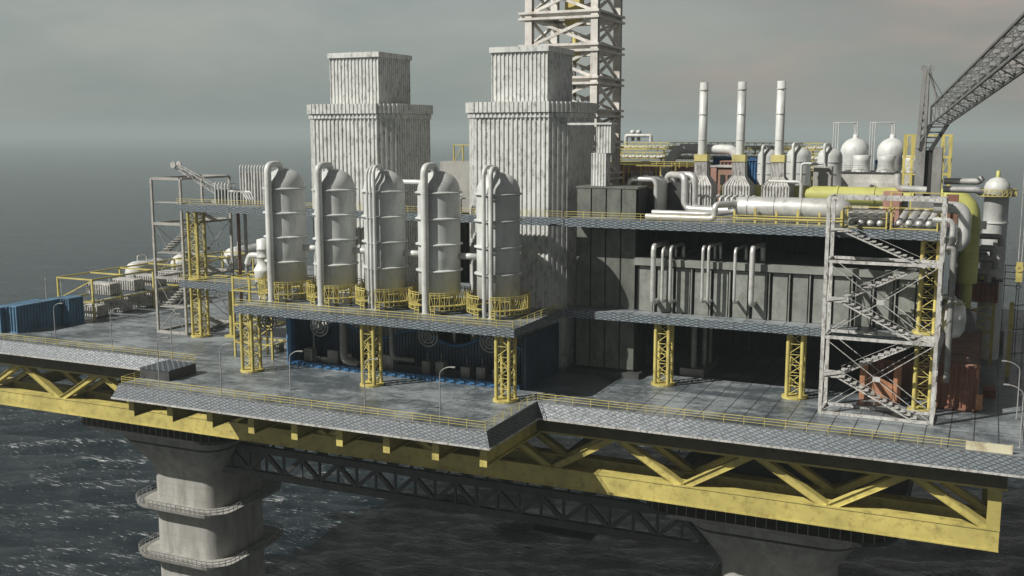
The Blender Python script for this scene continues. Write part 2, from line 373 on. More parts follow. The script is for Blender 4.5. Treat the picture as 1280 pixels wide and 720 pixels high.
# solid weathered panel replacing the rail at the right
q = thing('wind_panel', 'low pale yellow solid barrier panel at the right end of the front rail', 'barrier', (1, 141.8, 0))
MB().box(-.8, 4.6, 141.74, 141.86, .02, 1.15).build('panel', paint('pale_panel', (.5, .47, .33), (.25, .2, .12), .5, .7), q)
for x in (-.75, 1.8, 4.5): MB().box(x - .07, x + .07, 141.86, 141.98, 0, 1.2).build('post', YELR, q)
q = thing('skirt_end_block', 'low grating topped block with dark side standing in for a mitred skirt end at the left corner of the front deck', 'platform', (-122, 132, 0))  # block added in place of the mitred end of the mesh skirt
MB().box(-125.4, -119.3, 128.6, 135, 0, 1.6).build('side', DGREY, q)
MB().box(-125.42, -119.25, 128.5, 135.05, 1.6, 1.75).build('grating_top', MESH, q)

def floor_deck(name, label, x0, x1, y0, y1, z0, z1, mat=DECK):
    r = thing(name, label, 'deck', (x0, y0, z1))
    MB().box(x0 + .12, x1 - .12, y0 + .12, y1, z1 - .35, z1 - .01).build('floor_plate', mat, r)
    m = MB()
    for i in range(int((x1 - x0) / 5) + 1): m.box(x0 + .6 + i * 5, x0 + .85 + i * 5, y0 + .2, y1 - .1, z0 + .1, z1 - .36)
    m.build('floor_beams', DGREY, r)
    MB().box(x0, x1, y0, y0 + .1, z0, z1).build('front_fascia', MESH2, r)
    MB().box(x1 - .1, x1, y0 + .1, y1, z0, z1).build('side_fascia', MESH2, r)
    return r
ZM0, ZM1, ZT0, ZT1 = 10.15, 11.4, 24.95, 26.2
floor_deck('raised_deck', 'raised grey deck carrying the five tall tanks on yellow lattice legs', -113.4, -62.2, 138, 157.4, ZM0, ZM1)
floor_deck('raised_deck', 'narrow middle deck at the left between the stair tower and the scaffold', -142.4, -113.6, 157.5, 164, ZM0, ZM1)
floor_deck('raised_deck', 'middle deck in front of the grey panel module with steel mesh fascia', -62.1, -5.4, 157.5, 182, ZM0, ZM1)
floor_deck('raised_deck', 'narrow upper deck gallery running in front of the two white towers', -142.4, -62.2, 157.5, 159.2, ZT0, ZT1)
floor_deck('raised_deck', 'wide upper deck carrying the flue stacks, pipes and long silver tank', -62.1, -5.2, 157.5, 246, ZT0, ZT1)
floor_deck('raised_deck', 'left end of the upper deck under the pipe lined units', -142.4, -116, 159.3, 172, ZT0, ZT1)
rail([(-113.2, 138.2), (-62.5, 138.2), (-62.5, 157)], ZM1, 'yellow guard rail on the tank deck in front of the tall tanks', 2.6)
rail([(-142.2, 157.7), (-62.5, 157.7)], ZT1, 'yellow guard rail on the upper gallery behind the tank domes', 3.2, t=.058)
rail([(-62.1, 157.7), (-20.8, 157.7)], ZT1, 'yellow guard rail on the upper deck in front of the silver pipes', 3.2, t=.058)
rail([(-142.2, 157.7), (-114, 157.7)], ZM1, 'yellow guard rail on the middle deck beside the left stair tower', 2.8)
# near-black sheets added to stand in for the shade inside the decks
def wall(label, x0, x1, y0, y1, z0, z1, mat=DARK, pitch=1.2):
    o = MB().prism(corr([(x0, y0), (x1, y0), (x1, y1), (x0, y1)], pitch, .12), z0, z1).build('dark_backing', mat); return tag(o, label, 'wall')
wall('added black corrugated backing for the shaded interior behind the lattice legs under the middle deck', -62, -7, 190, 191, 0, 24.8)
wall('added dark backing for the shade between the two white towers', -98, -81, 178, 179, ZM1, 24.9)
wall('added dark backing for the shade right of the left white tower, above the tank deck', -116.5, -98.2, 181.5, 182.3, ZM1, 24.9)
wall('added dark backing for the shade at the back of the space under the tank deck', -117, -62.3, 168, 169, 0, 10)

# ------------------------------------------------------------------ yellow truss and cantilever stubs
YF = 144.0
def girder(yc, label, x0, x1, diag=True):
    r = thing('girder_truss', label, 'truss', (x0, yc, -9))
    b = MB().box(x0, x1, yc, yc + .15, -13.6, -11.0)
    b.box(x0, x1 + .05, yc - .12, yc + 2.1, -11.0, -10.78); b.box(x0, x1 + .05, yc - .12, yc + 2.1, -13.82, -13.6); b.box(x0, x1, yc + 1.85, yc + 2, -13.6, -11.0)
    b.build('bottom_chord', YEL, r)
    MB().box(x0, x1 + .6, yc - .1, yc + 2, -5.5, -5.02).build('top_chord', YEL, r)
    k = 0
    tops = [x for x in (-7.4 - 20.5 * i for i in range(10)) if x > x0 + 5]
    for xt in tops:
        for s_ in (-1, 1):
            xb = xt + s_ * 9.9
            if xb > x1 + .2 or xb < x0: continue
            dx = .8
            p, q_ = V((xt + s_ * dx, yc + 1, -5.4)), V((xb, yc + 1, -10.9))
            m = MB(); off = V((1, 0, 0)) * .95
            pts = [(p - off), (p + off), (q_ + off), (q_ - off)]
            # web plate plus two flange lips: a channel seen from the front
            m.add([(a.x, yc + .25 + e, a.z) for e in (0, .12) for a in pts], [(0, 3, 2, 1), (4, 5, 6, 7), (0, 1, 5, 4), (1, 2, 6, 5), (2, 3, 7, 6), (3, 0, 4, 7)])
            for sg in (-1, 1):
                ax = off * (sg * .93)
                m.add([(a.x + ax.x + i, yc + e, a.z) for e in (0, 1.4) for a, i in ((p, -.07), (p, .07), (q_, .07), (q_, -.07))], [(0, 3, 2, 1), (4, 5, 6, 7), (0, 1, 5, 4), (1, 2, 6, 5), (2, 3, 7, 6), (3, 0, 4, 7)])
            m.build('diagonal', YEL, r)
    MB().box(x1 - 1.6, x1 + .02, yc + .02, yc + 1.9, -10.75, -5.52).build('end_post', YEL, r)
    return r
girder(YF, 'long yellow truss girder under the front deck edge, nearest to the viewer', -190, 3.8)
girder(YF + 6.5, 'second yellow truss girder in the shade just behind the front one', -190, 3.8)
girder(YF + 36, 'third yellow truss girder far under the deck', -190, 3.8)
for i in range(10):
    x = -7.4 + 9.9 - 20.5 * i
    o = MB().ibeam((x, YF + 2.2, -12.2), (x, YF + 36, -12.2), 1.6, 2.4, .2).build('cross_beam', YEL)
    tag(o, '%s yellow cross beam from the right joining the truss girders at bottom chord level' % ORD[i], 'beam', 'yellow cross beams under the deck')
sx = [-124 + 7.95 * i for i in range(8)] + [-60.9]
for i, x in enumerate(sx):
    r = thing('cantilever_beam', '%s yellow cantilever stub from the left under the projecting front deck' % ORD[i], 'beam', (x, 125, -3), 'yellow cantilever stubs under the front deck')
    m = MB().box(x - .1, x + .1, 125, 143.9, -5.2, -2.4); m.build('web', YEL, r)
    m = MB().box(x - .55, x + .55, 125, 143.9, -5.4, -5.2).box(x - .55, x + .55, 125, 143.9, -2.4, -2.2); m.build('flange', YEL, r)
    MB().box(x - .55, x + .55, 124.85, 125, -5.4, -2.2).build('end_plate', YEL, r)
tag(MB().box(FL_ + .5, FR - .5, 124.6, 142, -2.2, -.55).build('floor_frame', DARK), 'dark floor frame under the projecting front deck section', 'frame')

# ------------------------------------------------------------------ concrete legs with galleries
def leg(cx, cy, label):
    r = thing('platform_leg', label, 'leg', (cx, cy, SZ))
    MB().loft([rsq(cx, cy, 8.3, 3.2, z) for z in (SZ - 2, -45, -28)] + [rsq(cx, cy, h, 3.2 + (h - 8.3) * .3, z) for h, z in ((8.35, -27.5), (8.7, -26.4), (9.5, -25), (10.5, -23.4), (11.5, -21.8), (12.3, -20.6))], True).build('shaft', LEGC, r)
    MB().loft([rsq(cx, cy, 11.7, 4, -20.6), rsq(cx, cy, 11.7, 4, -20.1)]).build('groove', DGREY, r)
    MB().loft([rsq(cx, cy, 12.6, 4.4, -20.1), rsq(cx, cy, 12.6, 4.4, -18.6)]).build('capital', LEGC, r)
    MB().loft([rsq(cx, cy, 12, 4, -18.6), rsq(cx, cy, 12, 4, -16.9)]).build('neck', DGREY, r)
    MB().loft([rsq(cx, cy, 18.3, 6, -16.9), rsq(cx, cy, 18.6, 6, -16.2)]).build('gallery_floor', DGREY, r)
    MB().loft([rsq(cx, cy, 10, 2, -16.2), rsq(cx, cy, 10, 2, -5)]).build('head_block', DARK, r)
    ring = rsq(cx, cy, 18.4, 6, -16.2)
    def fence(ring, h, parent, mat, step, t, nr):
        rr = MB(); n = len(ring)
        for k in range(nr):
            z = h * (k + 1) / nr
            for a, b in zip(ring, ring[1:] + ring[:1]): rr.beam((a[0], a[1], a[2] + z), (b[0], b[1], b[2] + z), t * 1.3)
        for a, b in zip(ring, ring[1:] + ring[:1]):
            A, B = V(a), V(b); m_ = max(1, round((B - A).length / step))
            for j in range(m_):
                p = A.lerp(B, j / m_); rr.beam(p, p + V((0, 0, h)), t)
        return rr.build('railing', mat, parent)
    fence(ring, 2.6, r, GREY, 1.45, .1, 1)
    for z in (-33.6, -44.2):
        g = MB(); o_ = rsq(cx, cy, 11.6, 4.6, z); i_ = rsq(cx, cy, 8.3, 3.2, z); o2 = rsq(cx, cy, 11.3, 4.5, z - .75); i2 = rsq(cx, cy, 8.3, 3.2, z - .75)
        n = len(o_); vsx = o_ + i_ + o2 + i2
        g.add(vsx, [(k, (k + 1) % n, n + (k + 1) % n, n + k) for k in range(n)] + [(2 * n + k, 2 * n + (k + 1) % n, (k + 1) % n, k) for k in range(n)] + [(3 * n + k, 3 * n + (k + 1) % n, 2 * n + (k + 1) % n, 2 * n + k) for k in range(n)])
        gg = g.build('ring_walkway', LEGC, r); fence(o_, 1.15, gg, GREY, 1.2, .09, 2)
    return r
leg(-143, 164.5, 'thick pale concrete platform leg with two ring walkways at the left, over the open sea')
leg(-27, 164.5, 'concrete platform leg whose flared head shows at the bottom right')
def under_truss(y, label):
    r = thing('truss_bridge', label, 'truss', (-90, y, -20)); x0 = -134.6
    MB().box(-134.6, -35.4, y, y + 1, -21.2, -19.9).build('top_chord', DGREY, r)
    MB().box(-134.6, -35.4, y, y + 1, -26.2, -24.9).build('bottom_chord', DGREY, r)
    for i in range(12):
        x = -132 + i * 8.2
        MB().beam((x, y + .5, -21.2), (x + 4.1, y + .5, -25.0), .7, .7).build('diagonal', DGREY, r)
        MB().beam((x + 8.2, y + .5, -21.2), (x + 4.1, y + .5, -25.0), .7, .7).build('diagonal', DGREY, r)
        MB().box(x + 3.9, x + 4.3, y + .3, y + .7, -24.9, -21.2).build('vertical', DGREY, r)
        MB().box(x - .2, x + .2, y + .3, y + .7, -24.9, -21.2).build('vertical', DGREY, r)
under_truss(158, 'dark grey truss bridge between the concrete legs, the front one')
under_truss(171, 'dark grey truss bridge between the concrete legs, the rear one')
r = thing('hanging_platform', 'small dark platform hanging below the middle of the grey truss bridge', 'platform', (-56, 152, -27))
MB().box(-68, -57, 157, 163, -27.3, -27.0).build('floor_plate', DGREY, r)
for a in ((-67.7, 157.3), (-57.3, 157.3), (-57.3, 162.7), (-67.7, 162.7)): MB().beam((*a, -27.1), (a[0], 158.5, -25.9), .25).build('hanger', DGREY, r)

# ------------------------------------------------------------------ yellow lattice columns
def lattice_column(x, y, z0, z1, label, w=1.05):
    r = thing('lattice_column', label, 'column', (x, y, z0), 'yellow lattice columns between the decks')
    for sx_ in (-1, 1):
        for sy in (-1, 1):
            MB().tube([(x + sx_ * w, y + sy * w, z0 + .3), (x + sx_ * w, y + sy * w, z1)], .30, 10).build('leg', YEL, r)
    m = MB(); n = max(3, round((z1 - z0) / 1.7)); st = (z1 - z0 - .5) / n
    for i in range(n):
        a, b = z0 + .4 + i * st, z0 + .4 + (i + 1) * st
        if i % 2: a, b = b, a
        for (p, q_) in (((-w, -w), (w, -w)), ((w, -w), (w, w)), ((w, w), (-w, w)), ((-w, w), (-w, -w))):
            m.beam((x + p[0], y + p[1], a), (x + q_[0], y + q_[1], b), .11)
            m.beam((x + p[0], y + p[1], max(a, b)), (x + q_[0], y + q_[1], max(a, b)), .09)
    m.build('lacing', YEL, r)
    MB().lathe([(0, 0), (1.95, 0), (1.95, .3), (0, .3)], (x, y, z0), seg=20, smooth=False).build('base_plate', YEL, r)
    MB().box(x - 1.3, x + 1.3, y - 1.3, y + 1.3, z1 - .25, z1).build('cap_plate', YEL, r)
    return r
lattice_column(-112, 140.4, 0, ZM0, 'yellow lattice column at the left end under the tank deck, before the scaffold')
lattice_column(-88.1, 140.2, 0, ZM0, 'yellow lattice column under the middle of the tank deck')
lattice_column(-64.5, 140.0, 0, ZM0, 'yellow lattice column under the right front corner of the tank deck')
lattice_column(-45.8, 159.7, 0, ZM0, 'yellow lattice column under the middle deck, left of the two before the black interior')
lattice_column(-25.2, 159.9, 0, ZM0, 'yellow lattice column under the middle deck just left of the white stair tower')
lattice_column(-7.1, 159.6, 0, ZM0, 'lower yellow lattice column seen through the right stair tower')
lattice_column(-7.1, 159.9, ZM1, ZT0, 'upper yellow lattice column seen through the right stair tower')
lattice_column(-140.6, 161, 0, ZM0, 'lower yellow lattice column beside the left stair tower')
lattice_column(-140.6, 161, ZM1, ZT0, 'upper yellow lattice column beside the left stair tower')
r = thing('stub_column', 'short dark yellow column with cap and foot on the left deck beyond the lattice columns', 'column', (-136, 163, 0))
MB().tube([(-134.5, 163, .3), (-134.5, 163, 9.5)], .5, 12).build('shaft', YEL, r); MB().box(-135.6, -133.4, 162, 164, 0, .4).build('foot', YEL, r); MB().box(-135.6, -133.4, 162, 164, 9.4, 10.1).build('cap', YEL, r)

# ------------------------------------------------------------------ stair towers (local frame, x = length)
def stair_tower(loc, Lx, Ly, rot, label, H=30.7, mat=W_STEEL, w=.25):
    r = thing('stair_tower', label, 'stair tower', (0, 0, 0))
    lv = [0, 11.0, 21.8, H]
    for x in (0, Lx):
        for y in (0, Ly): MB().box(x - w, x + w, y - w, y + w, .0, H + .25).build('corner_post', mat, r)
    for z in lv:
        zz = z + .25
        for y in (0, Ly): MB().box(.3, Lx - .3, y - .2, y + .2, zz - .2, zz + .2).build('beam', mat, r)
        for x in (0, Lx): MB().box(x - .22, x + .22, .3, Ly - .3, zz - .25, zz + .25).build('beam', mat, r)
    for i in range(3):
        if i == 2: break
        a, b = lv[i] + .5, lv[i + 1]
        for y in (0, Ly):
            MB().beam((.3, y, a), (Lx - .3, y, b), .09).build('brace', mat, r); MB().beam((.3, y, b), (Lx - .3, y, a), .09).build('brace', mat, r)
        MB().box(Lx / 2 - .5, Lx / 2 + .5, -.08, .08, (a + b) / 2 - .35, (a + b) / 2 + .35).build('gusset_plate', mat, r)
        for x in (0, Lx): MB().beam((x, .3, a), (x, Ly - .3, b), .09).build('brace', mat, r)
    fl = [(Lx - 2.0, 0, 2.2, 5.4, 1.0), (2.2, 5.4, Lx - 2., 11., Ly - 1.6), (Lx - 2.0, 11., 2.2, 16.3, 1.), (2.2, 16.3, Lx - 2., 21.8, Ly - 1.6), (Lx - 2.0, 21.8, 2.2, 26.3, 1.)]
    for xa, za, xb, zb, y in fl:
        n = 13; f = MB().beam((xa, y, za - .2), (xb, y, zb - .2), .1, .2); f.beam((xa, y + 1.5, za - .2), (xb, y + 1.5, zb - .2), .1, .2)
        s_ = f.build('stair_flight', mat, r)
        st = MB()
        for k in range(n):
            t = (k + .5) / n; x = xa + (xb - xa) * t; z = za + (zb - za) * (k + 1) / n
            st.box(x - .42, x + .42, y - .05, y + 1.55, z - .05, z + .05)
            st.box(x - (.42 if xb < xa else -.34), x - (.34 if xb < xa else -.42), y - .03, y + 1.53, z - .38, z - .05)
        st.build('treads', mat, s_)
        h = MB().beam((xa, y, za + 1.), (xb, y, zb + 1.), .05)
        h.build('handrail', mat, s_)
    for z in (5.4, 16.3, 26.3): MB().box(.1, 2.3, .8, Ly - .2, z - .15, z).build('landing', mat, r)
    for z in (11., 21.8): MB().box(Lx - 2.1, Lx - .1, .8, Ly - .2, z - .02, z + .1).build('landing', mat, r)
    r.location = loc; r.rotation_euler.z = rot
    return r
stair_tower((-20.3, 151.9, 0), 14.9, 5.3, 0, 'tall open white steel stair tower with zigzag stairs at the right')
stair_tower((-143.8, 160.6, 0), 14.6, 7.3, pi / 2, 'open grey white steel stair tower at the left end of the decks', mat=GREYW, w=.22)

# ------------------------------------------------------------------ five tall tanks
def tank(x, y, z0, label):
    r = thing('process_tank', label, 'tank', (x, y, z0), 'tall tanks in a row on the raised deck')
    R = 3.4; zb = 2.9
    prof = [(0, zb - .6), (R * .6, zb - .5), (R, zb)] + [(R, 10.), (R, 19.4)] + [(R * cos(a), 19.4 + 3.1 * sin(a)) for a in [pi / 2 * k / 12 for k in range(1, 12)]] + [(.02, 22.5)]
    MB().lathe(prof, (x, y, z0), seg=40).build('shell', W_TANK, r)
    for h in (6.7, 10.9, 15.0, 19.1):
        MB().lathe([(R - .05, h - .22), (R + .42, h - .06), (R + .42, h + .08), (R - .05, h + .26)], (x, y, z0), seg=40, smooth=False).build('hoop', W_TANK, r)
    for k in range(6):
        a = k * pi / 3; MB().tube([(x + 2.7 * cos(a), y + 2.7 * sin(a), z0), (x + 2.7 * cos(a), y + 2.7 * sin(a), z0 + zb)], .2, 8).build('leg', YEL, r)
    # balcony ring, open towards the pipes at the front
    Rb = 5.0; lo, hi = .75, 3.5; a0, a1 = radians(-80), radians(258); n = 38
    A = [a0 + (a1 - a0) * k / n for k in range(n + 1)]
    b = MB(); P = lambda a, z, q=Rb: (x + q * cos(a), y + q * sin(a), z0 + z)
    g = MB()
    for u, v_ in zip(A[:-1], A[1:]): g.add([P(u, lo + .6), P(v_, lo + .6), P(v_, lo + .6, 3.6), P(u, lo + .6, 3.6), P(u, lo + .52), P(v_, lo + .52), P(v_, lo + .52, 3.6), P(u, lo + .52, 3.6)], [(0, 1, 2, 3), (7, 6, 5, 4), (0, 4, 5, 1), (3, 2, 6, 7)])
    bf = g.build('balcony', YEL, r)
    for k, (u, v_) in enumerate(zip(A[:-1], A[1:])):
        for z in (lo, lo + .6, hi, hi - .35): b.beam(P(u, z), P(v_, z), .10)
        b.beam(P(u, lo), P(u, hi), .08)
        b.beam(P(u, lo if k % 2 else hi), P(v_, hi if k % 2 else lo), .08)
    b.build('balcony_railing', YEL, bf)
    for a in (radians(-74), radians(-108)):
        px, py = x + Rb * cos(a), y + Rb * sin(a); l = MB()
        for s_ in (-.35, .35): l.beam((px + s_, py - .15, z0), (px + s_, py - .15, z0 + 1.5), .1)
        for k in range(4): l.beam((px - .35, py - .15, z0 + .25 + k * .4), (px + .35, py - .15, z0 + .25 + k * .4), .08)
        l.build('ladder', YEL, r)
    return r
TX = [-110.0, -99.9, -90.2, -80.1, -69.6]; TY, TZ = 148.4, ZM1
t0 = tank(TX[0], TY, TZ, 'tall grey tank with single thick downpipe, first from the left on the raised deck')
lab = ['second tall grey tank from the left, with a single thick downpipe', 'middle one of the five tall grey tanks, with three thin downpipes', 'fourth tall grey tank from the left, thick downpipe, between the two white towers', 'tall grey tank with two downpipes, at the right end of the row']
for i in range(4): dup(t0, TX[i + 1] - TX[0], 0, 0, lab[i])
def downpipe(tx, pipes, label):
    r = thing('downpipe', label, 'pipe', (tx - 1.6, TY - 4.6, TZ), 'white downpipes in front of the tall tanks')
    for px, rr, top in pipes:
        MB().tube([(px, TY - 4.15, TZ + .05), (px, TY - 4.15, TZ + top), (px + (tx - px) * .7, TY - .9, TZ + top), (px + (tx - px) * .7, TY - .7, TZ + 21.2)], rr, 16, 1.3).build('pipe', W_PIPE, r)
        f = MB().lathe([(rr + .02, 0), (rr + .2, 0), (rr + .2, .15), (rr + .02, .15)], (px, TY - 4.15, TZ + .02), seg=14, smooth=False); f.build('flange', W_PIPE, r)
    for h in (6.7, 10.9, 15., 19.1):
        MB().beam((pipes[0][0] - .3, TY - 4.1, TZ + h), (pipes[-1][0] + .3, TY - 4.1, TZ + h), .3, .12).build('bracket', W_PIPE, r)
downpipe(TX[0], [(TX[0] - .3, .6, 23.2)], 'thick white downpipe bending over the first tank from the left')
downpipe(TX[1], [(TX[1] - .3, .6, 23.2)], 'thick white downpipe bending over the second tank from the left')
downpipe(TX[2], [(TX[2] - .7, .2, 23.), (TX[2] - .1, .2, 23.1), (TX[2] + .6, .26, 23.2)], 'three thin white downpipes bending over the middle tank')
downpipe(TX[3], [(TX[3] - .3, .6, 23.3)], 'thick white downpipe bending over the fourth tank from the left')
downpipe(TX[4], [(TX[4] - .5, .33, 23.3), (TX[4] + .7, .38, 23.1)], 'pair of white downpipes bending over the rightmost tank')
for i in range(4):
    o = MB().lathe([(.0, 0), (.5, 0), (.5, 3.3), (0, 3.3)], (TX[i] + 3.3 + .1, TY + .4, TZ + 9), 'x', 14).build('connecting_pipe', W_PIPE)
    tag(o, 'short bright white horizontal pipe joining the %s and %s tall tanks' % (ORD[i], ORD[i + 1]), 'pipe', 'short pipes joining the tall tanks')
    o = MB().tube([(TX[i] + 5.0, TY + 5, TZ), (TX[i] + 5.0, TY + 5, TZ + 6), (TX[i] + 7.8, TY + 3, TZ + 6)], .55, 12, 1.4).build('elbow_pipe', W_PIPE)
    tag(o, 'grey elbow pipe rising behind and between the %s and %s tall tanks' % (ORD[i], ORD[i + 1]), 'pipe', 'elbow pipes behind the tall tanks')
for i in range(5):
    x = TX[i] - .3 + i * .35
    r = thing('fan_wheel', 'round ringed fan hanging under the tank deck below the %s tall tank from the left' % ORD[i], 'fan', (x, 143, 8.2), 'round fans under the tank deck')
    for R in (1.7, 1.15, .6):
        MB().tube([(x + R * cos(a), 143, 8.2 + R * sin(a)) for a in [2 * pi * k / 20 for k in range(21)]], .13, 6).build('ring', GREY, r)
    for k in range(6):
        a = pi / 3 * k; MB().beam((x, 143.05, 8.2), (x + 1.7 * cos(a), 143.05, 8.2 + 1.7 * sin(a)), .12).build('spoke', GREY, r)
    MB().beam((x, 143.3, 8.2), (x, 143.3, ZM0), .3).build('hanger', DGREY, r)

# ------------------------------------------------------------------ under the tank deck: blue enclosure, cabinets, pipes
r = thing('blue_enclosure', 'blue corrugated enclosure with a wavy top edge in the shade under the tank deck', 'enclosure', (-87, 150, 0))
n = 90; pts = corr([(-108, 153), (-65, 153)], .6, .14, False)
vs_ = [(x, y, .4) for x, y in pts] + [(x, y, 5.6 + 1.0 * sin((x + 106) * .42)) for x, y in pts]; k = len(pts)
MB().add(vs_, [(i, i + 1, k + i + 1, k + i) for i in range(k - 1)]).build('back_wall', BLUE_SHADE, r)
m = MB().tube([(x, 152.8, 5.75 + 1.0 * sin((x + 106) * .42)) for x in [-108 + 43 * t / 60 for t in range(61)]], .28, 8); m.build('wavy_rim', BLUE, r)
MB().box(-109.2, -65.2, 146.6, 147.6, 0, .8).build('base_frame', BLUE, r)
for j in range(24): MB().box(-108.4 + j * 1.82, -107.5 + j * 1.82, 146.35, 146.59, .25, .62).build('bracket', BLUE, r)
MB().box(-109.3, -108.3, 147.7, 153, 0, 8.2).build('end_wall', BLUE_SHADE, r)
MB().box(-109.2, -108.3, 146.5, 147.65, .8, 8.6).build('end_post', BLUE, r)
MB().prism(corr([(-64.9, 147.2), (-64.3, 147.2), (-64.3, 161), (-64.9, 161)], .7, .12), 0, 8.5).build('side_wall', BLUE_SHADE, r)
for i, (x, h, wd) in enumerate([(-106.6, 2.6, 1.0), (-101.5, 2.7, 1.5), (-98.6, 2.4, 1.2), (-93.6, 1.4, .9), (-90.4, 2.9, 1.3), (-83.2, 2.5, .9), (-80.6, 2.6, .9), (-75.9, 2.2, 1.0), (-73.1, 2.4, .9), (-70.2, 2.3, .9)]):
    r = thing('control_cabinet', '%s cabinet from the left on the floor of the blue enclosure' % ORD[i], 'cabinet', (x, 149.5, 0), 'cabinets in the blue enclosure')
    MB().box(x - wd / 2 - .3, x + wd / 2 + .3, 149.0, 150.4, 0, h).build('body', W_STEEL if i == 0 else GREY, r)
    MB().box(x - wd / 2, x + wd / 2, 148.94, 149.0, .3, h - .2).build('door', GREY, r)
    if i > 3: MB().tube([(x, 149.7, h), (x, 149.7, h + 1.4)], .08, 6).build('mast', GREY, r)
o = MB().tube([(-96.7, 145.2, ZM0), (-96.7, 145.2, 2.2), (-95.0, 146.6, 1.7)], .62, 14, 1.2).build('drain_pipe', GREY); tag(o, 'thick grey drain pipe dropping from the tank deck left of the middle lattice column', 'pipe')
o = MB().tube([(-89.3, 148.5, ZM0), (-89.3, 148.5, 2.6), (-86, 150.2, 2.2)], .42, 12, 1.2).build('drain_pipe', GREY); tag(o, 'thinner grey drain pipe dropping behind the middle lattice column', 'pipe')

# ------------------------------------------------------------------ two stepped white towers
def big_tower(dx, label):
    ox, oy = -82.7 + dx, 162.0; Wd, Dp, c = 18.4, 17.6, 2.5
    def octo(g): return [(ox + c - g * .4, oy - g), (ox + Wd - c + g * .4, oy - g), (ox + Wd + g, oy + c - g * .4), (ox + Wd + g, oy + Dp - c + g * .4), (ox + Wd - c + g * .4, oy + Dp + g), (ox + c - g * .4, oy + Dp + g), (ox - g, oy + Dp - c + g * .4), (ox - g, oy + c - g * .4)]
    r = thing('clad_tower', label, 'tower', (ox + Wd / 2, oy + Dp / 2, ZM1), 'stepped white clad towers')
    MB().prism(corr(octo(0), .82, .2), .05, 42.4).build('lower_body', W_CLAD, r)
    MB().prism(corr(octo(.25), .82, .12), 42.4, 43.2).build('ledge_band', W_CLAD, r)
    MB().prism(corr(octo(.55), .82, .13), 43.25, 45.0).build('ledge', W_CLAD, r)
    x0, x1, y0, y1 = ox + 3.6, ox + 14.0, oy + 4., oy + 15.5
    MB().prism(corr([(x0, y0), (x1, y0), (x1, y1), (x0, y1)], .72, .17), 45.0, 53.4).build('upper_body', W_CLAD, r)
    MB().prism([(x0 - .3, y0 - .3), (x1 + .3, y0 - .3), (x1 + .3, y1 + .3), (x0 - .3, y1 + .3)], 53.4, 54.3).build('cap', W_CLAD, r)
big_tower(0, 'stepped white corrugated tower on the right, just left of the dark olive block')
big_tower(-33, 'stepped white corrugated tower on the left, behind the middle tanks')

# ------------------------------------------------------------------ dark olive block and panel module
r = thing('panel_block', 'tall dark olive panelled block standing right of the white tower', 'building', (-57, 165, 0))
MB().box(-61.8, -51.5, 162.3, 168.3, .9, 30.9).build('core', DARK, r)
m = MB()
for i in range(4):
    x = -61.8 + i * 2.575; m.box(x + .12, x + 2.45, 162.1, 162.32, 1.3, 31.)
m.build('front_panels', DGRN, r)
m = MB()
for i in range(8): m.box(-51.52, -51.3, 162.6 + i * .72, 163.05 + i * .72, 1.3, 30.8)
m.build('side_ribs', DARK, r)
MB().box(-61.9, -51.3, 162, 168.4, 30.95, 31.25).build('top_edge', DGRN, r)
MB().box(-62.9, -50.4, 161.2, 169, 0, .9).build('plinth', DGREY, r)
r = thing('panel_module', 'long grey green panel module between the middle and upper decks', 'building', (-30, 165, ZM1))
MB().box(-50.9, -8.5, 161.6, 176, ZM1, 18.9).build('core', DARK, r)
m = MB(); rr = MB(); n = 14
for i in range(n):
    x = -50.9 + i * 3.03; m.box(x + .35, x + 2.55, 161.35, 161.62, ZM1 + .05, 18.7)
    rr.box(x + 2.80, x + 2.98, 160.95, 161.6, ZM1, 18.75)
m.build('front_panels', GPAN, r); rr.build('ribs', GPAN, r)
MB().box(-51.3, -8.2, 160.7, 176.4, 18.9, 20.0).build('cap', GPAN, r)
PP = [(-47.6, .42, 22.3, 13.2), (-46.1, .24, 21.9, 13.4), (-44.8, .27, 22.2, 13.4), (-39.7, .24, 22.5, 13.8), (-38.8, .24, 22.6, 13.8), (-34.7, .25, 22.4, 14.), (-32.1, .42, 22.7, 13.9)]
pl = ['thick silver pipe looping over the module, the one nearest the dark olive block', 'thin silver pipe just right of the thick one nearest the dark olive block', 'silver pipe third from the left in front of the panel module', 'left of the close pair of thin silver pipes at the middle of the module', 'right of the close pair of thin silver pipes at the middle of the module', 'lone thin silver pipe just left of the rightmost thick pipe on the module', 'thick silver pipe looping over the module nearest the stair tower']
for (x, rad, zt, zb), lb in zip(PP, pl):
    o = MB().tube([(x, 161.8, zb), (x, 159.0, zb), (x, 159.0, zt), (x + .3, 165.5, zt), (x + .3, 165.5, 20)], rad, 12, .9).build('loop_pipe', SILV); tag(o, lb, 'pipe', 'silver loop pipes on the panel module')
r = thing('pump_plinth', 'grey plinth with upright pipes in the dark under the middle deck', 'plinth', (-42, 170, 0))
MB().box(-45.2, -41.2, 167.4, 178, 0, 1.2).build('base', GREY, r)
for i, x in enumerate((-43.2, -42.0, -41.6)): MB().tube([(x, 168.6 + i * 2.4, 1.2), (x, 168.6 + i * 2.4, ZM0)], .5 - .1 * i, 12).build('pipe', GREY, r)

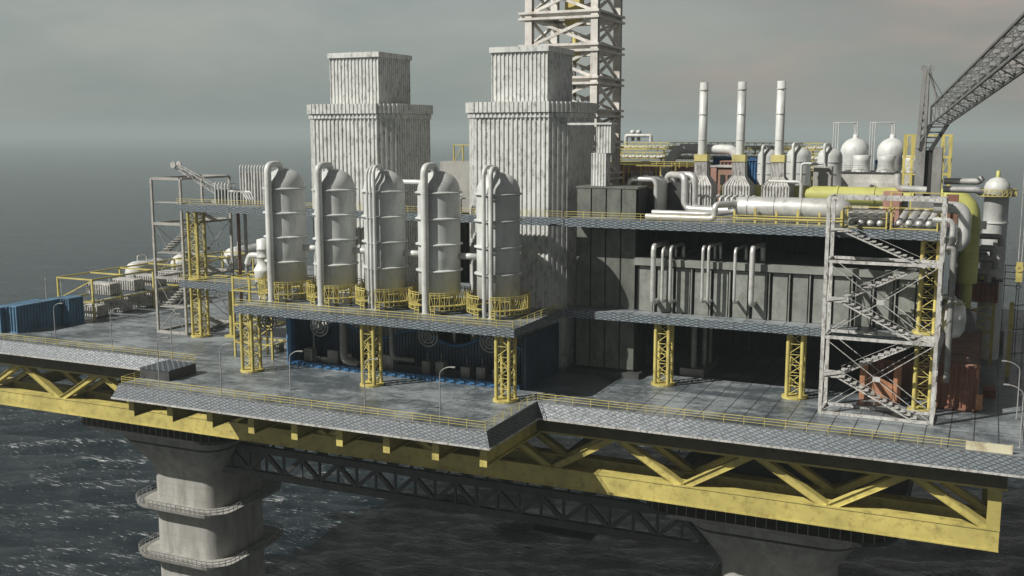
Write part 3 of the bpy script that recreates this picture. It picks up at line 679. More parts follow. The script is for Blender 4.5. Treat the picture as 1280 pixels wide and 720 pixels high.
# ------------------------------------------------------------------ lamp posts
def lamp(x, y, label, flip=1, h=7.2, rz=0.):
    r = thing('lamp_post', label, 'lamp', (x, y, 0), 'slim grey lamp posts')
    MB().tube([(x, y, 0), (x, y, h - .5)], .085, 8).build('pole', LAMPM, r)
    MB().tube([(x, y, h - .5), (x + .05 * flip, y, h + .1), (x + .9 * flip, y, h + .75), (x + 1.9 * flip, y, h + .95)], .065, 8, .6).build('arm', LAMPM, r)
    MB().box(x + (1.7 if flip > 0 else -2.4), x + (2.4 if flip > 0 else -1.7), y - .15, y + .15, h + .85, h + 1.0).build('lamp_head', LAMPM, r)
    MB().lathe([(.2, 0), (.2, .12), (.02, .12)], (x, y, 0.003), seg=10, smooth=False).build('foot', LAMPM, r)
    return r
for i, (x, y) in enumerate([(-159.9, 142.8), (-145.7, 142.8), (-131.6, 142.9)]): lamp(x, y, '%s lamp post from the left on the far left deck edge' % ORD[i])
for i, (x, y) in enumerate([(-118.2, 125.2), (-105.9, 125.3), (-92.9, 125.2), (-79.9, 125.1), (-67.6, 125.0)]): lamp(x, y, '%s lamp post from the left along the projecting front deck rail' % ORD[i])
for i, (x, y) in enumerate([(5.5, 145.3), (5.4, 160.6), (6.5, 186), (6.8, 200)]): lamp(x, y, '%s lamp post from the viewer at the right edge of the deck' % ORD[i], -1)

# ------------------------------------------------------------------ containers and crates at the right
def container(x0, x1, y0, y1, z0, h, mat, label, name='shipping_container', roofm=None, pitch=.75):
    r = thing(name, label, 'container', ((x0 + x1) / 2, (y0 + y1) / 2, z0))
    MB().prism(corr([(x0 + .15, y0 + .15), (x1 - .15, y0 + .15), (x1 - .15, y1 - .15), (x0 + .15, y1 - .15)], pitch, .22), z0 + .25, z0 + h - .2).build('walls', mat, r)
    f = MB()
    for x in (x0, x1 - .25):
        for y in (y0, y1 - .25): f.box(x, x + .25, y, y + .25, z0 + .002, z0 + h)
    for z in (z0 + .01, z0 + h - .26):
        f.box(x0 + .25, x1 - .25, y0 + .01, y0 + .24, z, z + .25); f.box(x0 + .25, x1 - .25, y1 - .24, y1 - .01, z, z + .25)
        f.box(x0 + .01, x0 + .24, y0 + .25, y1 - .25, z, z + .25); f.box(x1 - .24, x1 - .01, y0 + .25, y1 - .25, z, z + .25)
    f.build('frame', mat, r)
    MB().box(x0 + .24, x1 - .24, y0 + .24, y1 - .24, z0 + h - .2, z0 + h - .06).build('roof', roofm or mat, r)
    return r
c = container(-5.3, .3, 162.4, 193, 0, 6.6, RUSTD, 'big rusty dark red container with brown roof beside the white stair tower', roofm=BROWN)
m = MB()
for i in range(5): m.box(-4.2, -1.0, 164.5 + i * 5.6, 168.6 + i * 5.6, 6.55, 6.8)
m.build('roof_hatch', BROWN, c)
tag(MB().box(.0, .9, 162.05, 162.35, .3, 2.6).build('rust_plate', ORNG), 'bright orange rusted plate leaning on the lower right corner of the big container', 'plate')
container(-16.3, -6.8, 166.5, 172.5, 0, 5.6, RUSTD, 'dark rusty container standing behind the stairs of the white tower')
r = thing('rusty_frame', 'orange rusted portal frame standing in the base of the white stair tower', 'frame', (-13, 163, 0))
for x in (-16.2, -11.4): MB().box(x, x + 1.1, 163.2, 164., 0, 5.6).build('upright', ORNG, r)
MB().add([(-15, 163.4, 0.01), (-11.5, 163.4, 0.01), (-11.5, 163.6, 0.01), (-15, 163.6, 0.01), (-15, 163.4, 4.2), (-11.5, 163.4, 2.6), (-11.5, 163.6, 2.6), (-15, 163.6, 4.2)], [(0, 1, 5, 4), (1, 2, 6, 5), (2, 3, 7, 6), (3, 0, 4, 7), (4, 5, 6, 7)]).build('sloping_plate', ORNG, r)
container(.9, 2.7, 171.5, 174.5, 0, 1.35, RUST, 'small low rusty red crate on the deck right of the big container', 'small_crate', pitch=.5)
container(-5.6, 2.4, 196, 204, 11, 3.6, RUSTD, 'brown cabin raised behind the big yellow downpipe', 'cabin', BROWN)
r = thing('cabin_trestle', 'dark yellow lattice trestle under the raised brown cabin', 'trestle', (-1, 200, 0))
for x in (-5, 1.6):
    for y in (196.8, 203): MB().box(x, x + .5, y, y + .5, 0, 11).build('leg', YEL, r)
m = MB()
for k in range(4):
    z = 1 + k * 2.4; m.beam((-4.8, 197, z), (1.8, 197, z + 2.4), .25); m.beam((1.8, 197, z), (-4.8, 197, z + 2.4), .25)
m.build('bracing', YEL, r)
container(-.2, 4.0, 207, 216, 0, 4.4, GREY, 'grey corrugated container behind the trestle at the right')
o = MB().prism(corr([(-4.9, 188.5), (-.8, 188.5), (-.8, 192.5), (-4.9, 192.5)], .5, .15), 6.62, 8.6); o = o.loft([[(x, y, z) for x, y in ((-4.9 + k, 188.5 + k), (-.8 - k, 188.5 + k), (-.8 - k, 192.5 - k), (-4.9 + k, 192.5 - k))] for k, z in ((0, 8.61), (1.3, 11.0))])
tag(o.build('hopper', GREY), 'grey ribbed hopper narrowing upwards on the roof of the big rusty container', 'hopper')
r = thing('yellow_post', 'tall dark yellow square post with side brackets at the right deck edge', 'post', (4.6, 188, 0))
MB().box(4.1, 4.8, 187.7, 188.4, 0, 12.5).build('shaft', YEL, r)
for z in (4, 8, 12): MB().beam((4.8, 188, z), (7.5, 188, z + .4), .14).build('bracket', DGREY, r)

# blue containers at the far left
for i, (x0, x1, y0, y1, h, lb) in enumerate([(-182.2, -179.0, 146.6, 158, 5.2, 'faded blue container at the far left, cut by the picture edge'), (-178.8, -175.9, 147.8, 158.8, 5.5, 'low faded blue container in the middle of the three at the far left'), (-177.9, -173.9, 159.2, 163.2, 5.6, 'faded blue container nearest the lamp posts, standing across behind the other two')]):
    container(x0, x1, y0, y1, 0, h, BLUE2, lb)
for i, (x, y) in enumerate([(-181, 160), (-178.2, 161.5)]):
    o = MB().tube([(x, y, 0), (x, y, 9.5)], .1, 6).build('aerial_mast', W_STEEL); tag(o, ['left', 'right'][i] + ' one of two thin white masts rising behind the blue containers', 'mast')

# ------------------------------------------------------------------ rack with generator units, white tanks
r = thing('storage_rack', 'long two level open yellow rack holding grey ribbed units at the left', 'rack', (-178, 183, 0))
for y in (165, 183, 201, 219):
    for x in (-183, -173): MB().box(x - .18, x + .18, y - .18, y + .18, 0, 9).build('post', YEL, r)
for z in (4.2, 9):
    for x in (-183, -173): MB().box(x - .15, x + .15, 165.2, 218.8, z - .35, z - .02).build('long_beam', YEL, r)
    for y in (165, 174, 183, 192, 201, 210, 219): MB().box(-182.8, -173.2, y - .15, y + .15, z - .33, z - .04).build('cross_beam', YEL, r)
for z in (.2, 4.3): MB().beam((-182.8, 165, z), (-173.2, 165, z + 4.3), .2).build('brace', YEL, r)
def unit(x, y, z, label):
    r = thing('generator_unit', label, 'unit', (x, y, z), 'grey ribbed units on the yellow rack')
    MB().prism(corr([(x - 3.4, y - 1.6), (x + 3.4, y - 1.6), (x + 3.4, y + 1.6), (x - 3.4, y + 1.6)], .7, .2), z + .25, z + 2.4).build('body', W_STEEL, r)
    MB().box(x - 3.5, x + 3.5, y - 1.7, y + 1.7, z + .01, z + .25).build('skid', DGREY, r)
    MB().box(x - 3.2, x + 3.2, y - 1.4, y + 1.4, z + 2.4, z + 2.65).build('lid', W_STEEL, r)
    MB().tube([(x + 1.8, y, z + 2.6), (x + 1.8, y, z + 4.0)], .14, 8).build('exhaust', W_STEEL, r)
    return r
u0 = unit(-178, 169, 0.02, 'grey ribbed unit nearest the viewer on the ground level of the yellow rack')
for k in range(1, 5): dup(u0, 0, 7.2 * k, 0, '%s grey ribbed unit from the viewer on the ground level of the yellow rack' % ORD[k])
for k in range(4): dup(u0, 0, 4 + 7.2 * k, 4.26, '%s grey ribbed unit from the viewer on the upper level of the yellow rack' % ORD[k])
def htank(x, y0, y1, z, R, mat, label):
    r = thing('storage_tank', label, 'tank', (x, (y0 + y1) / 2, z - R - 1.5), 'horizontal tanks at the left rear')
    h = y1 - y0
    MB().lathe([(.02, 0)] + [(R * sin(a), R * .8 * (1 - cos(a))) for a in (.4, .8, 1.2, pi / 2)] + [(R, h - R * .8)] + [(R * cos(a), h - R * .8 + R * .8 * sin(a)) for a in (.4, .8, 1.2)] + [(.02, h)], (x, y0, z), 'y', 24).build('shell', mat, r)
    for k in (.25, .75): MB().box(x - 1.6, x + 1.6, y0 + h * k - .3, y0 + h * k + .3, z - R - 1.5, z - R * .7).build('saddle', GREY, r)
    MB().tube([(x - .5, y0 + h * .3, z + R - .1), (x - .5, y0 + h * .3, z + R + 1.2), (x - .5, y0 + h * .55, z + R + 1.2), (x - .5, y0 + h * .55, z + R - .1)], .16, 8, .4).build('vent_pipe', W_PIPE, r)
htank(-186.2, 189, 201, 6.6, 2.6, W_CLAD, 'white horizontal tank at the left rear, the leftmost one behind the rack')
htank(-185.2, 203.5, 216, 6.8, 2.7, W_CLAD, 'white horizontal tank in the middle of the row at the left rear')
htank(-182, 220, 236, 6.8, 3.0, W_CLAD, 'big white horizontal tank seen between the left stair tower and the lattice column')
htank(-174, 222, 236, 5.6, 2.9, GREY, 'dull grey horizontal tank right of the white ones at the left rear')

# ------------------------------------------------------------------ scaffold at the left end of the tank deck, white column
r = thing('scaffold', 'yellow three level scaffold frame at the left end of the tank deck', 'scaffold', (-117, 142, 0))
for x in (-122, -118.3, -113.8):
    for y in (148.5, 153): MB().box(x - .16, x + .16, y - .16, y + .16, 0, 14.6).build('post', YEL, r)
for z in (2.8, 6.2, 9.6, 12.2, 14.5):
    for y in (148.5, 153): MB().box(-121.9, -113.9, y - .12, y + .12, z - .25, z).build('beam', YEL, r)
    for x in (-122, -113.8): MB().box(x - .12, x + .12, 148.7, 152.8, z - .25, z).build('beam', YEL, r)
for z in (0.2, 3, 6.4):
    MB().beam((-121.9, 148.45, z + 3), (-118.3, 148.45, z), .16).build('brace', YEL, r); MB().beam((-118.3, 148.45, z), (-113.9, 148.45, z + 3), .16).build('brace', YEL, r)
MB().box(-121.8, -114, 148.8, 152.7, 9.62, 9.72).build('platform', DECK, r)
r = thing('pump_column', 'white ringed pump column standing left of the first tall tank', 'vessel', (-114.6, 147, 9.7))
MB().lathe([(1.5, 0), (1.5, .5), (1.1, .6), (1.1, 2.6), (1.75, 3.0), (1.75, 5.6), (1.9, 5.9), (1.75, 6.2), (1.5, 6.6), (1.2, 7.2), (1.2, 8.2), (1.35, 8.3), (1.2, 8.5), (1.2, 9.6), (1.35, 9.7), (1.2, 9.9), (1.2, 11.4), (.1, 11.7)], (-116.9, 151, 9.72), seg=24).build('body', W_PIPE, r)
MB().tube([(-118, 151, 18.2), (-120, 151, 18.2), (-120.6, 151, 16.6)], .55, 10, .7).build('side_nozzle', W_PIPE, r)
o = MB().tube([(-119, 155.5, 7.6), (-112, 155.5, 7.6), (-112, 155.5, 5.2)], .22, 8, .3).build('overflow_pipe', W_PIPE); tag(o, 'bright white bent pipe behind the scaffold legs', 'pipe')
for i, (x, y, h) in enumerate(((-112.3, 156, 3.3), (-110.8, 157, 4.1), (-118, 155.5, 1.6))):
    o = MB().prism(corr([(x - .9, y - .8), (x + .9, y - .8), (x + .9, y + .8), (x - .9, y + .8)], .45, .12), 0, h).build('ribbed_cabinet', GREY)
    tag(o, ['middle', 'taller right', 'low black backed left'][i] + ' one of the three ribbed cabinets behind the scaffold legs', 'cabinet')

# ------------------------------------------------------------------ left end of the upper deck
def pipe_unit(x0, x1, y0, y1, z0, h, n, label, mat=W_STEEL):
    r = thing('pipe_lined_unit', label, 'unit', ((x0 + x1) / 2, y0, z0))
    MB().prism(corr([(x0, y0), (x1, y0), (x1, y1), (x0, y1)], .5, .14), z0, z0 + h).build('body', mat, r)
    for i in range(n):
        x = x0 + .3 + i * (x1 - x0 - .6) / max(1, n - 1)
        MB().tube([(x, y0 - .5, z0), (x, y0 - .5, z0 + h + 1.4), (x, y0 + 1.4, z0 + h + 1.4), (x, y0 + 1.4, z0 + h - .1)], .14, 8, .5).build('pipe', W_PIPE, r)
    return r
pipe_unit(-132.6, -126.5, 165, 169, ZT1, 6.0, 9, 'tall ribbed white unit with bent pipes over its top, left of the first tall tank')
pipe_unit(-138.0, -134.2, 164, 167, ZT1, 2.6, 5, 'low dark ribbed unit with bent pipes near the left stair tower top', DGREY)
r = thing('pipe_arch_group', 'cluster of small white arched pipes on the upper deck left of the first tank', 'pipes', (-129, 160, ZT1))
for k in range(4): MB().tube([(-131.8 + k * .7, 160.2, ZT1), (-131.8 + k * .7, 160.2, ZT1 + 2.7), (-128.6 + k * .7, 160.2, ZT1 + 2.7), (-127.4 + k * .5, 160.2, ZT1 + 1.2)], .17, 8, .6).build('pipe', W_PIPE, r)
r = thing('small_crane_boom', 'small white lattice boom with two pulleys leaning up at the left stair tower top', 'boom', (-136, 166, ZT1))
A, B = V((-135, 166, ZT1 + .4)), V((-147.2, 163.5, 33.4)); m = MB()
for s1 in (-.6, .6):
    for s2 in (-.7, .7): m.beam(A + V((s2 * .4, s1, s2)), B + V((s2 * .2, s1, s2 * .4)), .16)
m.build('chords', W_STEEL, r); m = MB()
for k in range(12):
    p, q_ = A.lerp(B, k / 12), A.lerp(B, (k + 1) / 12); g = .7 * (1 - k / 24)
    for s1 in (-.6, .6): m.beam(p + V((0, s1, g if k % 2 else -g)), q_ + V((0, s1, -g if k % 2 else g)), .1)
    m.beam(p + V((0, -.6, -g)), q_ + V((0, .6, -g)), .1)
m.build('lacing', W_STEEL, r)
for s1 in (-.8, .8): MB().lathe([(.05, -.15), (.65, -.15), (.65, .15), (.05, .15)], tuple(B + V((0, s1, .2))), 'y', 16, False).build('pulley', W_STEEL, r)
m = MB()
for k in range(7): m.box(-141.5 + k * .7, -140.8 + k * .7 + 3, 165, 166.2, ZT1 + .2 * k, ZT1 + .2 * k + .1)
tag(m.build('stacked_gratings', W_STEEL), 'fan of pale gratings stacked below the small white boom', 'gratings')
for i, x in enumerate((-135.6, -133.9)):
    o = MB().tube([(x, 167.5, ZM1 - 11.4), (x, 167.5, ZT0)], .35, 10).build('riser_pipe', BROWN if i == 0 else W_STEEL)
    tag(o, ['brown', 'pale'][i] + ' riser pipe dropping from the left end of the upper deck', 'pipe')

# ------------------------------------------------------------------ derrick
DX0, DXR, DY0, DY1 = -82.4, -69.0, 190., 203.
r = thing('derrick', 'tall white steel drilling derrick rising out of the picture behind the right white tower', 'derrick', ((DX0 + DXR) / 2, 196, ZT1))
for x in (DX0, DXR):
    for y in (DY0, DY1):
        m = MB().box(x - .7, x + .7, y - .65, y - .4, ZT1, 88).box(x - .7, x + .7, y + .4, y + .65, ZT1, 88).box(x - .12, x + .12, y - .4, y + .4, ZT1, 88)
        m.build('leg', W_DERR, r)
zl = [31.4 + 6.1 * k for k in range(10)]
for z in zl:
    for y in (DY0, DY1):
        m = MB(); 
        for dz in (-.55, .55): m.box(DX0 - 2.0, DXR + 1.0, y - .95, y + .95, z + dz - .22, z + dz + .22)
        m.box(DX0 - 1.9, DXR + .9, y - .12, y + .12, z - .33, z + .33); m.build('girt', W_DERR, r)
    for x in (DX0, DXR):
        m = MB()
        for dz in (-.55, .55): m.box(x - .9, x + .95, DY0 + .96, DY1 + 1.8, z + dz - .2, z + dz + .2)
        m.box(x - .12, x + .12, DY0 + .96, DY1 + 1.7, z - .35, z + .35); m.build('girt', W_DERR, r)
for a, b in zip(zl[:-1], zl[1:]):
    a += .8; b -= .8
    for y in (DY0, DY1):
        MB().beam((DX0 + .9, y, a), (DXR - .9, y, b), .5, .55).build('brace', W_DERR, r); MB().beam((DX0 + .9, y + .3, b), (DXR - .9, y + .3, a), .5, .55).build('brace', W_DERR, r)
    for x in (DX0, DXR):
        MB().beam((x, DY0 + .9, a), (x, DY1 - .9, b), .45, .5).build('brace', W_DERR, r); MB().beam((x + .2, DY0 + .9, b), (x + .2, DY1 - .9, a), .45, .5).build('brace', W_DERR, r)
r = thing('travelling_block', 'yellow travelling block and drill gear hanging inside the derrick', 'machinery', (-75, 196.5, 50))
MB().box(-77.2, -74.2, 195.2, 197.8, 60.5, 66).build('block', YEL, r)
MB().lathe([(.5, 0), (1.1, .6), (1.1, 2.6), (.6, 3.2), (.6, 5)], (-75.6, 196.5, 53.6), seg=14).build('swivel', YEL, r)
MB().tube([(-75.6, 196.5, ZT1), (-75.6, 196.5, 54)], .35, 10).build('drill_pipe', GREY, r)
for x in (-76.6, -74.8): MB().tube([(x, 196.5, 66), (x, 196.5, 88)], .08, 6).build('line', DGREY, r)
MB().box(-80, -71, 192, 201.5, 41.5, 42.3).build('monkey_board', W_STEEL, r)

# ------------------------------------------------------------------ upper deck equipment
Z = ZT1
r = thing('duct_tower', 'white ribbed stepped duct standing on the dark olive block with an arm to the tower', 'duct', (-58, 164, 31.3))
MB().prism(corr([(-59.7, 163.2), (-57.2, 163.2), (-57.2, 165.4), (-59.7, 165.4)], .5, .12), 31.26, 36.6).build('lower_duct', W_CLAD, r)
MB().prism(corr([(-58.9, 163.2), (-56.4, 163.2), (-56.4, 165.4), (-58.9, 165.4)], .5, .12), 36.62, 41.2).build('upper_duct', W_CLAD, r)
MB().box(-59.1, -56.2, 163.0, 165.6, 41.2, 41.5).build('cap', W_CLAD, r)
MB().box(-64.6, -59.1, 164.0, 164.6, 41.15, 41.5).build('arm', W_CLAD, r)
# arched ducts beside the olive block
r = thing('duct_arch', 'row of silver pipes arching over beside the dark olive block', 'ducts', (-52, 168, Z))
for k in range(9): MB().tube([(-54.6, 167.5 + k * .0 + .62 * k, 31.3 - 5), (-54.6, 167.5 + .62 * k, 32.3), (-49.9, 167.5 + .62 * k, 32.3), (-49.9, 167.5 + .62 * k, Z)], .42, 10, 1.1).build('pipe', SILV, r)
MB().box(-54.2, -50.4, 169, 173, Z, 30.6).build('casing', DGREY, r)
r = thing('duct_arch', 'pair of thick silver ducts arching down before the first flue stack', 'ducts', (-47, 172, Z))
for k, (dx, R) in enumerate(((0, .62), (1.35, .62))):
    MB().tube([(-50.2 + dx, 175 - k * .8, Z), (-50.2 + dx, 175 - k * .8, 32.8), (-46.3 + dx, 172 + k, 32.8 + .1 * k), (-46.3 + dx, 172 + k, 27.3), (-38.5, 170.4 + k * 1.2, 27.3)], R, 12, 1.3).build('duct', SILV, r)
MB().box(-49.4, -46.9, 172.5, 177, Z, 31.6).build('casing', DGREY, r)
o = MB().tube([(-49.4, 160.5, 26.75), (-38.4, 160.5, 26.75), (-38.4, 160.5, 28.9), (-36.0, 164, 28.9)], .5, 12, .8).build('header_pipe', SILV); tag(o, 'long bright header pipe lying along the upper deck edge before the silver tank', 'pipe')
o = MB().tube([(-49.2, 163.2, 27.2), (-40, 163.2, 27.2), (-36.4, 165, 27.6)], .45, 12, .8).build('header_pipe', SILV); tag(o, 'second header pipe lying just behind the one at the upper deck edge', 'pipe')
r = thing('pipe_hooks', 'row of small hooked white pipes between the flue stacks and the header pipes', 'pipes', (-43, 176, Z))
for k in range(9):
    x = -45.5 + k * 1.0 + (1.2 if k > 1 else 0); MB().tube([(x, 176, Z), (x, 176, 29.0), (x + .5, 177.5, 29.4), (x + .6, 179.5, 28.8)], .2, 8, .5).build('pipe', W_PIPE, r)
# long silver tank
r = thing('long_tank', 'long horizontal silver tank lying on yellow saddles at the upper deck edge', 'tank', (-28, 165, Z))
R = 1.72; prof = [(.02, 0), (.8, .12), (1.35, .6), (1.65, 1.3), (R, 2.1), (R, 15.9), (1.65, 16.6), (1.35, 17.3), (.8, 17.8), (.02, 18)]
MB().lathe(prof, (-36.6, 165, 28.35), 'x', 32).build('shell', SILV, r)
for k in range(4): MB().lathe([(R, 0), (R + .05, .02), (R + .05, .12), (R, .14)], (-34.2 + k * 4.1, 165, 28.35), 'x', 32, False).build('seam_band', GREY, r)
for k in range(6): MB().box(-36.0 + k * 3.2, -35.7 + k * 3.2, 162.6, 162.9, Z, 28.0 + (k % 2) * .4).build('saddle_post', YEL, r)
MB().box(-36.0, -19.4, 162.45, 162.6, 26.75, 26.95).build('saddle_rail', YEL, r); MB().box(-36.0, -19.4, 162.45, 162.6, 27.2, 27.35).build('saddle_rail', YEL, r)
# flue stacks
def stack(x, y, label):
    r = thing('flue_stack', label, 'chimney', (x, y, Z), 'flue stacks on the upper deck')
    s4 = lambda h: [(x - h, y - h), (x + h, y - h), (x + h, y + h), (x - h, y + h)]
    MB().prism(corr(s4(2.35), .52, .2), Z, 30.8).build('base_box', W_STEEL, r)
    a, b = corr(s4(2.35), .5, .14), corr(s4(1.15), .25, .07)
    k = len(a); k2 = len(b)
    cs = lambda h, z: [(p[0], p[1], z) for p in corr(s4(h), 2 * h / 9, .085 * h)]
    MB().loft([cs(2.3, 30.8), cs(1.15, 32.4), cs(1.05, 34.9)]).build('hood', W_STEEL, r)
    MB().prism(s4(1.15), 34.9, 36.1).build('collar', paint('collar_yellow', (.5, .44, .17), (.3, .25, .1)) if 'collar_yellow' not in bpy.data.materials else bpy.data.materials['collar_yellow'], r)
    MB().lathe([(.80, 36.1 - Z), (.76, 38.6 - Z), (.72, 48.6 - Z), (.6, 48.6 - Z), (.6, 46.5 - Z)], (x, y, Z), seg=18).build('chimney', W_PIPE, r)
    for z in (38.6, 43., 47.2): MB().lathe([(.6, 0), (.84, 0), (.84, .16), (.6, .16)], (x, y, z), seg=18, smooth=False).build('band', W_PIPE, r)
    return r
st = stack(-46.8, 185, 'slim white flue stack on a ribbed hood, leftmost of the three')
dup(st, 6.7, 0, 0, 'slim white flue stack on a ribbed hood, middle of the three'); dup(st, 13.4, 0, 0, 'slim white flue stack on a ribbed hood, nearest the upright tanks')
# yellow pipe: horizontal run, elbow and the drop at the right
r = thing('yellow_pipe', 'thick yellow pipe running along the upper deck then dropping down the right side', 'pipe', (-20, 180, 28))
MB().tube([(-44, 189, 29.1), (-2.6, 189, 29.1), (-2.6, 189, 15.2)], 1.6, 20, 3.6).build('pipe', YELG, r)
for z in (18.5, 24): MB().lathe([(1.55, 0), (1.78, 0), (1.78, .3), (1.55, .3)], (-2.6, 189, z), seg=20, smooth=False).build('flange', YELG, r)
for x in (-36, -30, -24, -18): MB().lathe([(1.55, 0), (1.74, 0), (1.74, .25), (1.55, .25)], (x, 189, 29.1), 'x', 20, False).build('flange', YELG, r)
MB().tube([(-2.6, 189.8, 15.3), (-2.6, 189.8, 10.9)], .95, 14).build('lower_pipe', YELG, r)
# upright tanks
def upright(x, y, R, zt, label, mat=W_TANK, z0=Z):
    r = thing('upright_tank', label, 'tank', (x, y, z0), 'upright tanks at the rear of the upper deck')
    MB().lathe([(R, 0), (R, zt - z0 - R * .75)] + [(R * cos(a), zt - z0 - R * .75 + R * .75 * sin(a)) for a in (.35, .7, 1.05, 1.35)] + [(.02, zt - z0)], (x, y, z0), seg=28).build('shell', mat, r)
    for h in (.35, .55, .75): MB().lathe([(R, -.05), (R + .12, -.05), (R + .12, .08), (R, .08)], (x, y, z0 + (zt - z0) * h), seg=28, smooth=False).build('hoop', mat, r)
    MB().tube([(x - .7, y - R - .3, z0), (x - .7, y - R - .3, zt + .6), (x - .1, y - .3, zt + .6), (x, y, zt - .3)], .3, 8, .6).build('pipe', W_PIPE, r)
    return r
upright(-39.2, 206, 2.0, 36.8, 'upright grey white tank with riser pipe between the middle and right flue stacks')
upright(-33.6, 207, 2.3, 37.2, 'upright grey white tank just right of the last flue stack')
upright(-28.0, 208, 2.3, 37.1, 'upright grey white tank behind the rough concrete block')
r = thing('concrete_block', 'rough pale block standing before the third upright tank', 'block', (-27.4, 200, Z))
MB().box(-29.6, -26.4, 199, 201.5, Z, 33.8).build('body', CONC, r); MB().box(-26.9, -26.4, 198.6, 199, Z, 32).build('fin', CONC, r)
def domed(x, y, label):
    r = thing('domed_tank', label, 'tank', (x, y, Z), 'domed tanks at the rear of the upper deck')
    R = 2.75
    MB().lathe([(2.5, 0), (2.5, 8.4), (R, 9.2)] + [(R * cos(a), 10 + R * .98 * sin(a)) for a in [k * pi / 14 for k in range(0, 7)]] + [(.5, 12.8), (.5, 13.3), (.02, 13.4)], (x, y, Z), seg=28).build('shell', W_TANK, r)
    for k in (-.45, 0, .45): MB().tube([(x - 3.6 + k, y - 1, Z), (x - 3.6 + k, y - 1, 41.8), (x + k * .6, y, 41.8), (x + k * .6, y, 39)], .1, 6, .1).build('riser', W_PIPE, r)
    return r
domed(-24.4, 216, 'domed white tank with thin square risers, left one of the two'); domed(-17.6, 216, 'domed white tank with thin square risers, right one beside the yellow frame')
r = thing('machine_house', 'low pale concrete machine house with three flared vents on top', 'building', (-18, 203, Z))
PALE = paint('pale_concrete', (.46, .45, .42), (.24, .23, .21), .47, .7, .8, 0, .9)
MB().box(-25, -11.5, 202, 212, Z, 32.6).build('walls', PALE, r); MB().box(-25.1, -11.4, 201.8, 212, 32.6, 32.8).build('roof', DGREY, r)
MB().box(-22.6, -13, 201.4, 201.98, Z, 30.9).build('front_annex', PALE, r)
for x in (-21.8, -17.5, -13.2):
    MB().lathe([(1.75, 0), (1.6, .3), (1.5, 1.0), (1.48, 1.9), (1.65, 3.0), (1.45, 3.0), (1.3, 1.5)], (x, 204, 32.8), seg=20).build('flared_vent', W_TANK, r)
for i, (x0, x1, y0, y1, z1, lb) in enumerate([(-52.4, -43.6, 216, 222, 34.9, 'blue container seen between the left and middle flue stacks'), (-45.2, -40.2, 211, 217, 34.6, 'blue container seen right of the middle flue stack'), (-37.2, -34.0, 214, 218, 34.6, 'blue container sliver between the first two upright tanks'), (-30.6, -25.4, 221, 225, 34.5, 'blue container seen left of the left domed tank'), (-21.2, -17.4, 222, 226, 34.5, 'blue container seen between the two domed tanks')]):
    container(x0, x1, y0, y1, Z, z1 - Z, BLUE, lb, pitch=.6)
o = MB().tube([(-60.6, 210, Z), (-60.6, 210, 33), (-58.2, 210, 36.7), (-46.5, 210, 36.5), (-45.6, 210, 33)], 1.0, 14, 1.6).build('arch_pipe', W_PIPE); tag(o, 'very thick white arch pipe passing behind the left flue stack', 'pipe')
for i, (x, x2) in enumerate(((-32.6, -30.5), (-38.2, -34.2))):
    pass
o = MB().tube([(-34.6, 183.5, 31.6), (-29.2, 183.5, 31.6), (-29.2, 183.5, 28)], .32, 10, .7).build('bent_pipe', SILV); tag(o, 'silver bent pipe going from the right flue hood down behind the long tank', 'pipe')
o = MB().tube([(-31.6, 198, Z), (-31.6, 198, 34.3), (-27.5, 198, 34.3), (-27.4, 198, 33.6)], .25, 8, .6).build('bent_pipe', W_PIPE); tag(o, 'white bent pipe over the rough concrete block', 'pipe')
r = thing('red_building', 'faded red panel building between the duct tower and the left flue stack', 'building', (-62, 214, Z))
MB().box(-76, -52.5, 212, 222, Z, 33.0).build('walls', BRICK, r); MB().box(-76.1, -52.4, 211.9, 222.1, 33.4, 33.7).build('roof', YEL, r)
m = MB()
for k in range(9): m.box(-74.5 + k * 2.4, -73.2 + k * 2.4, 211.86, 211.99, 29.5, 31.5)
m.build('windows', DARK, r)
r = thing('red_module', 'faded red box module between the left and middle flue stacks', 'module', (-47, 200, Z))
MB().box(-48.4, -47.3, 198, 204, Z, 33.4).build('end_panel', BRICK, r); MB().box(-47.29, -43.2, 198.3, 204, Z, 33.2).build('body', BROWN, r); MB().box(-48.5, -43.1, 197.9, 204.1, 33.42, 33.7).build('roof', W_STEEL, r)
for x in (-46.6, -45.2): MB().box(x, x + .9, 198.18, 198.29, 30.2, 32).build('window', DARK, r)
container(-48.8, -45.6, 207, 210.6, Z, 8.2, BROWN, 'brown shaded module left of the blue container', 'brown_module')
# pipe racks at the rear
for k, (z0, y, lb) in enumerate(((36.3, 226, 'top'), (34.2, 224, 'middle'), (32.2, 222.6, 'lowest'))):
    r = thing('pipe_rack', '%s level of the long yellow truss pipe rack behind the flue stacks' % lb, 'pipe rack', (-60, y, z0))
    for zz in (0, 1.4):
        for yy in (0, 2): MB().beam((-77, y + yy, z0 + zz), (-32, y + yy, z0 + zz), .14).build('chord', YEL, r)
    m = MB()
    for i in range(28):
        x = -77 + i * 1.6; m.beam((x, y, z0), (x + .8, y, z0 + 1.4), .1); m.beam((x + .8, y, z0 + 1.4), (x + 1.6, y, z0), .1); m.beam((x, y, z0), (x, y + 2, z0), .1)
    m.build('lacing', YEL, r)
    for i, (dy, zz) in enumerate(((.4, .4), (1.0, .45), (1.6, .4))): MB().tube([(-77, y + dy, z0 + zz), (-32, y + dy, z0 + zz)], .36, 8).build('pipe', W_PIPE if i != 1 else YELG, r)
    for x in (-76, -66, -56, -46, -34): MB().box(x - .15, x + .15, y + .8, y + 1.1, Z, z0).build('post', YEL, r)
rail([(-77, 221.8), (-33, 221.8)], 35.8, 'yellow guard rail along the rear pipe rack behind the flue stacks', 2.2, t=.09)
rail([(-62, 198), (-50, 198)], 33.2, 'short yellow guard rail before the red building left of the first flue stack', 1.6, t=.09)
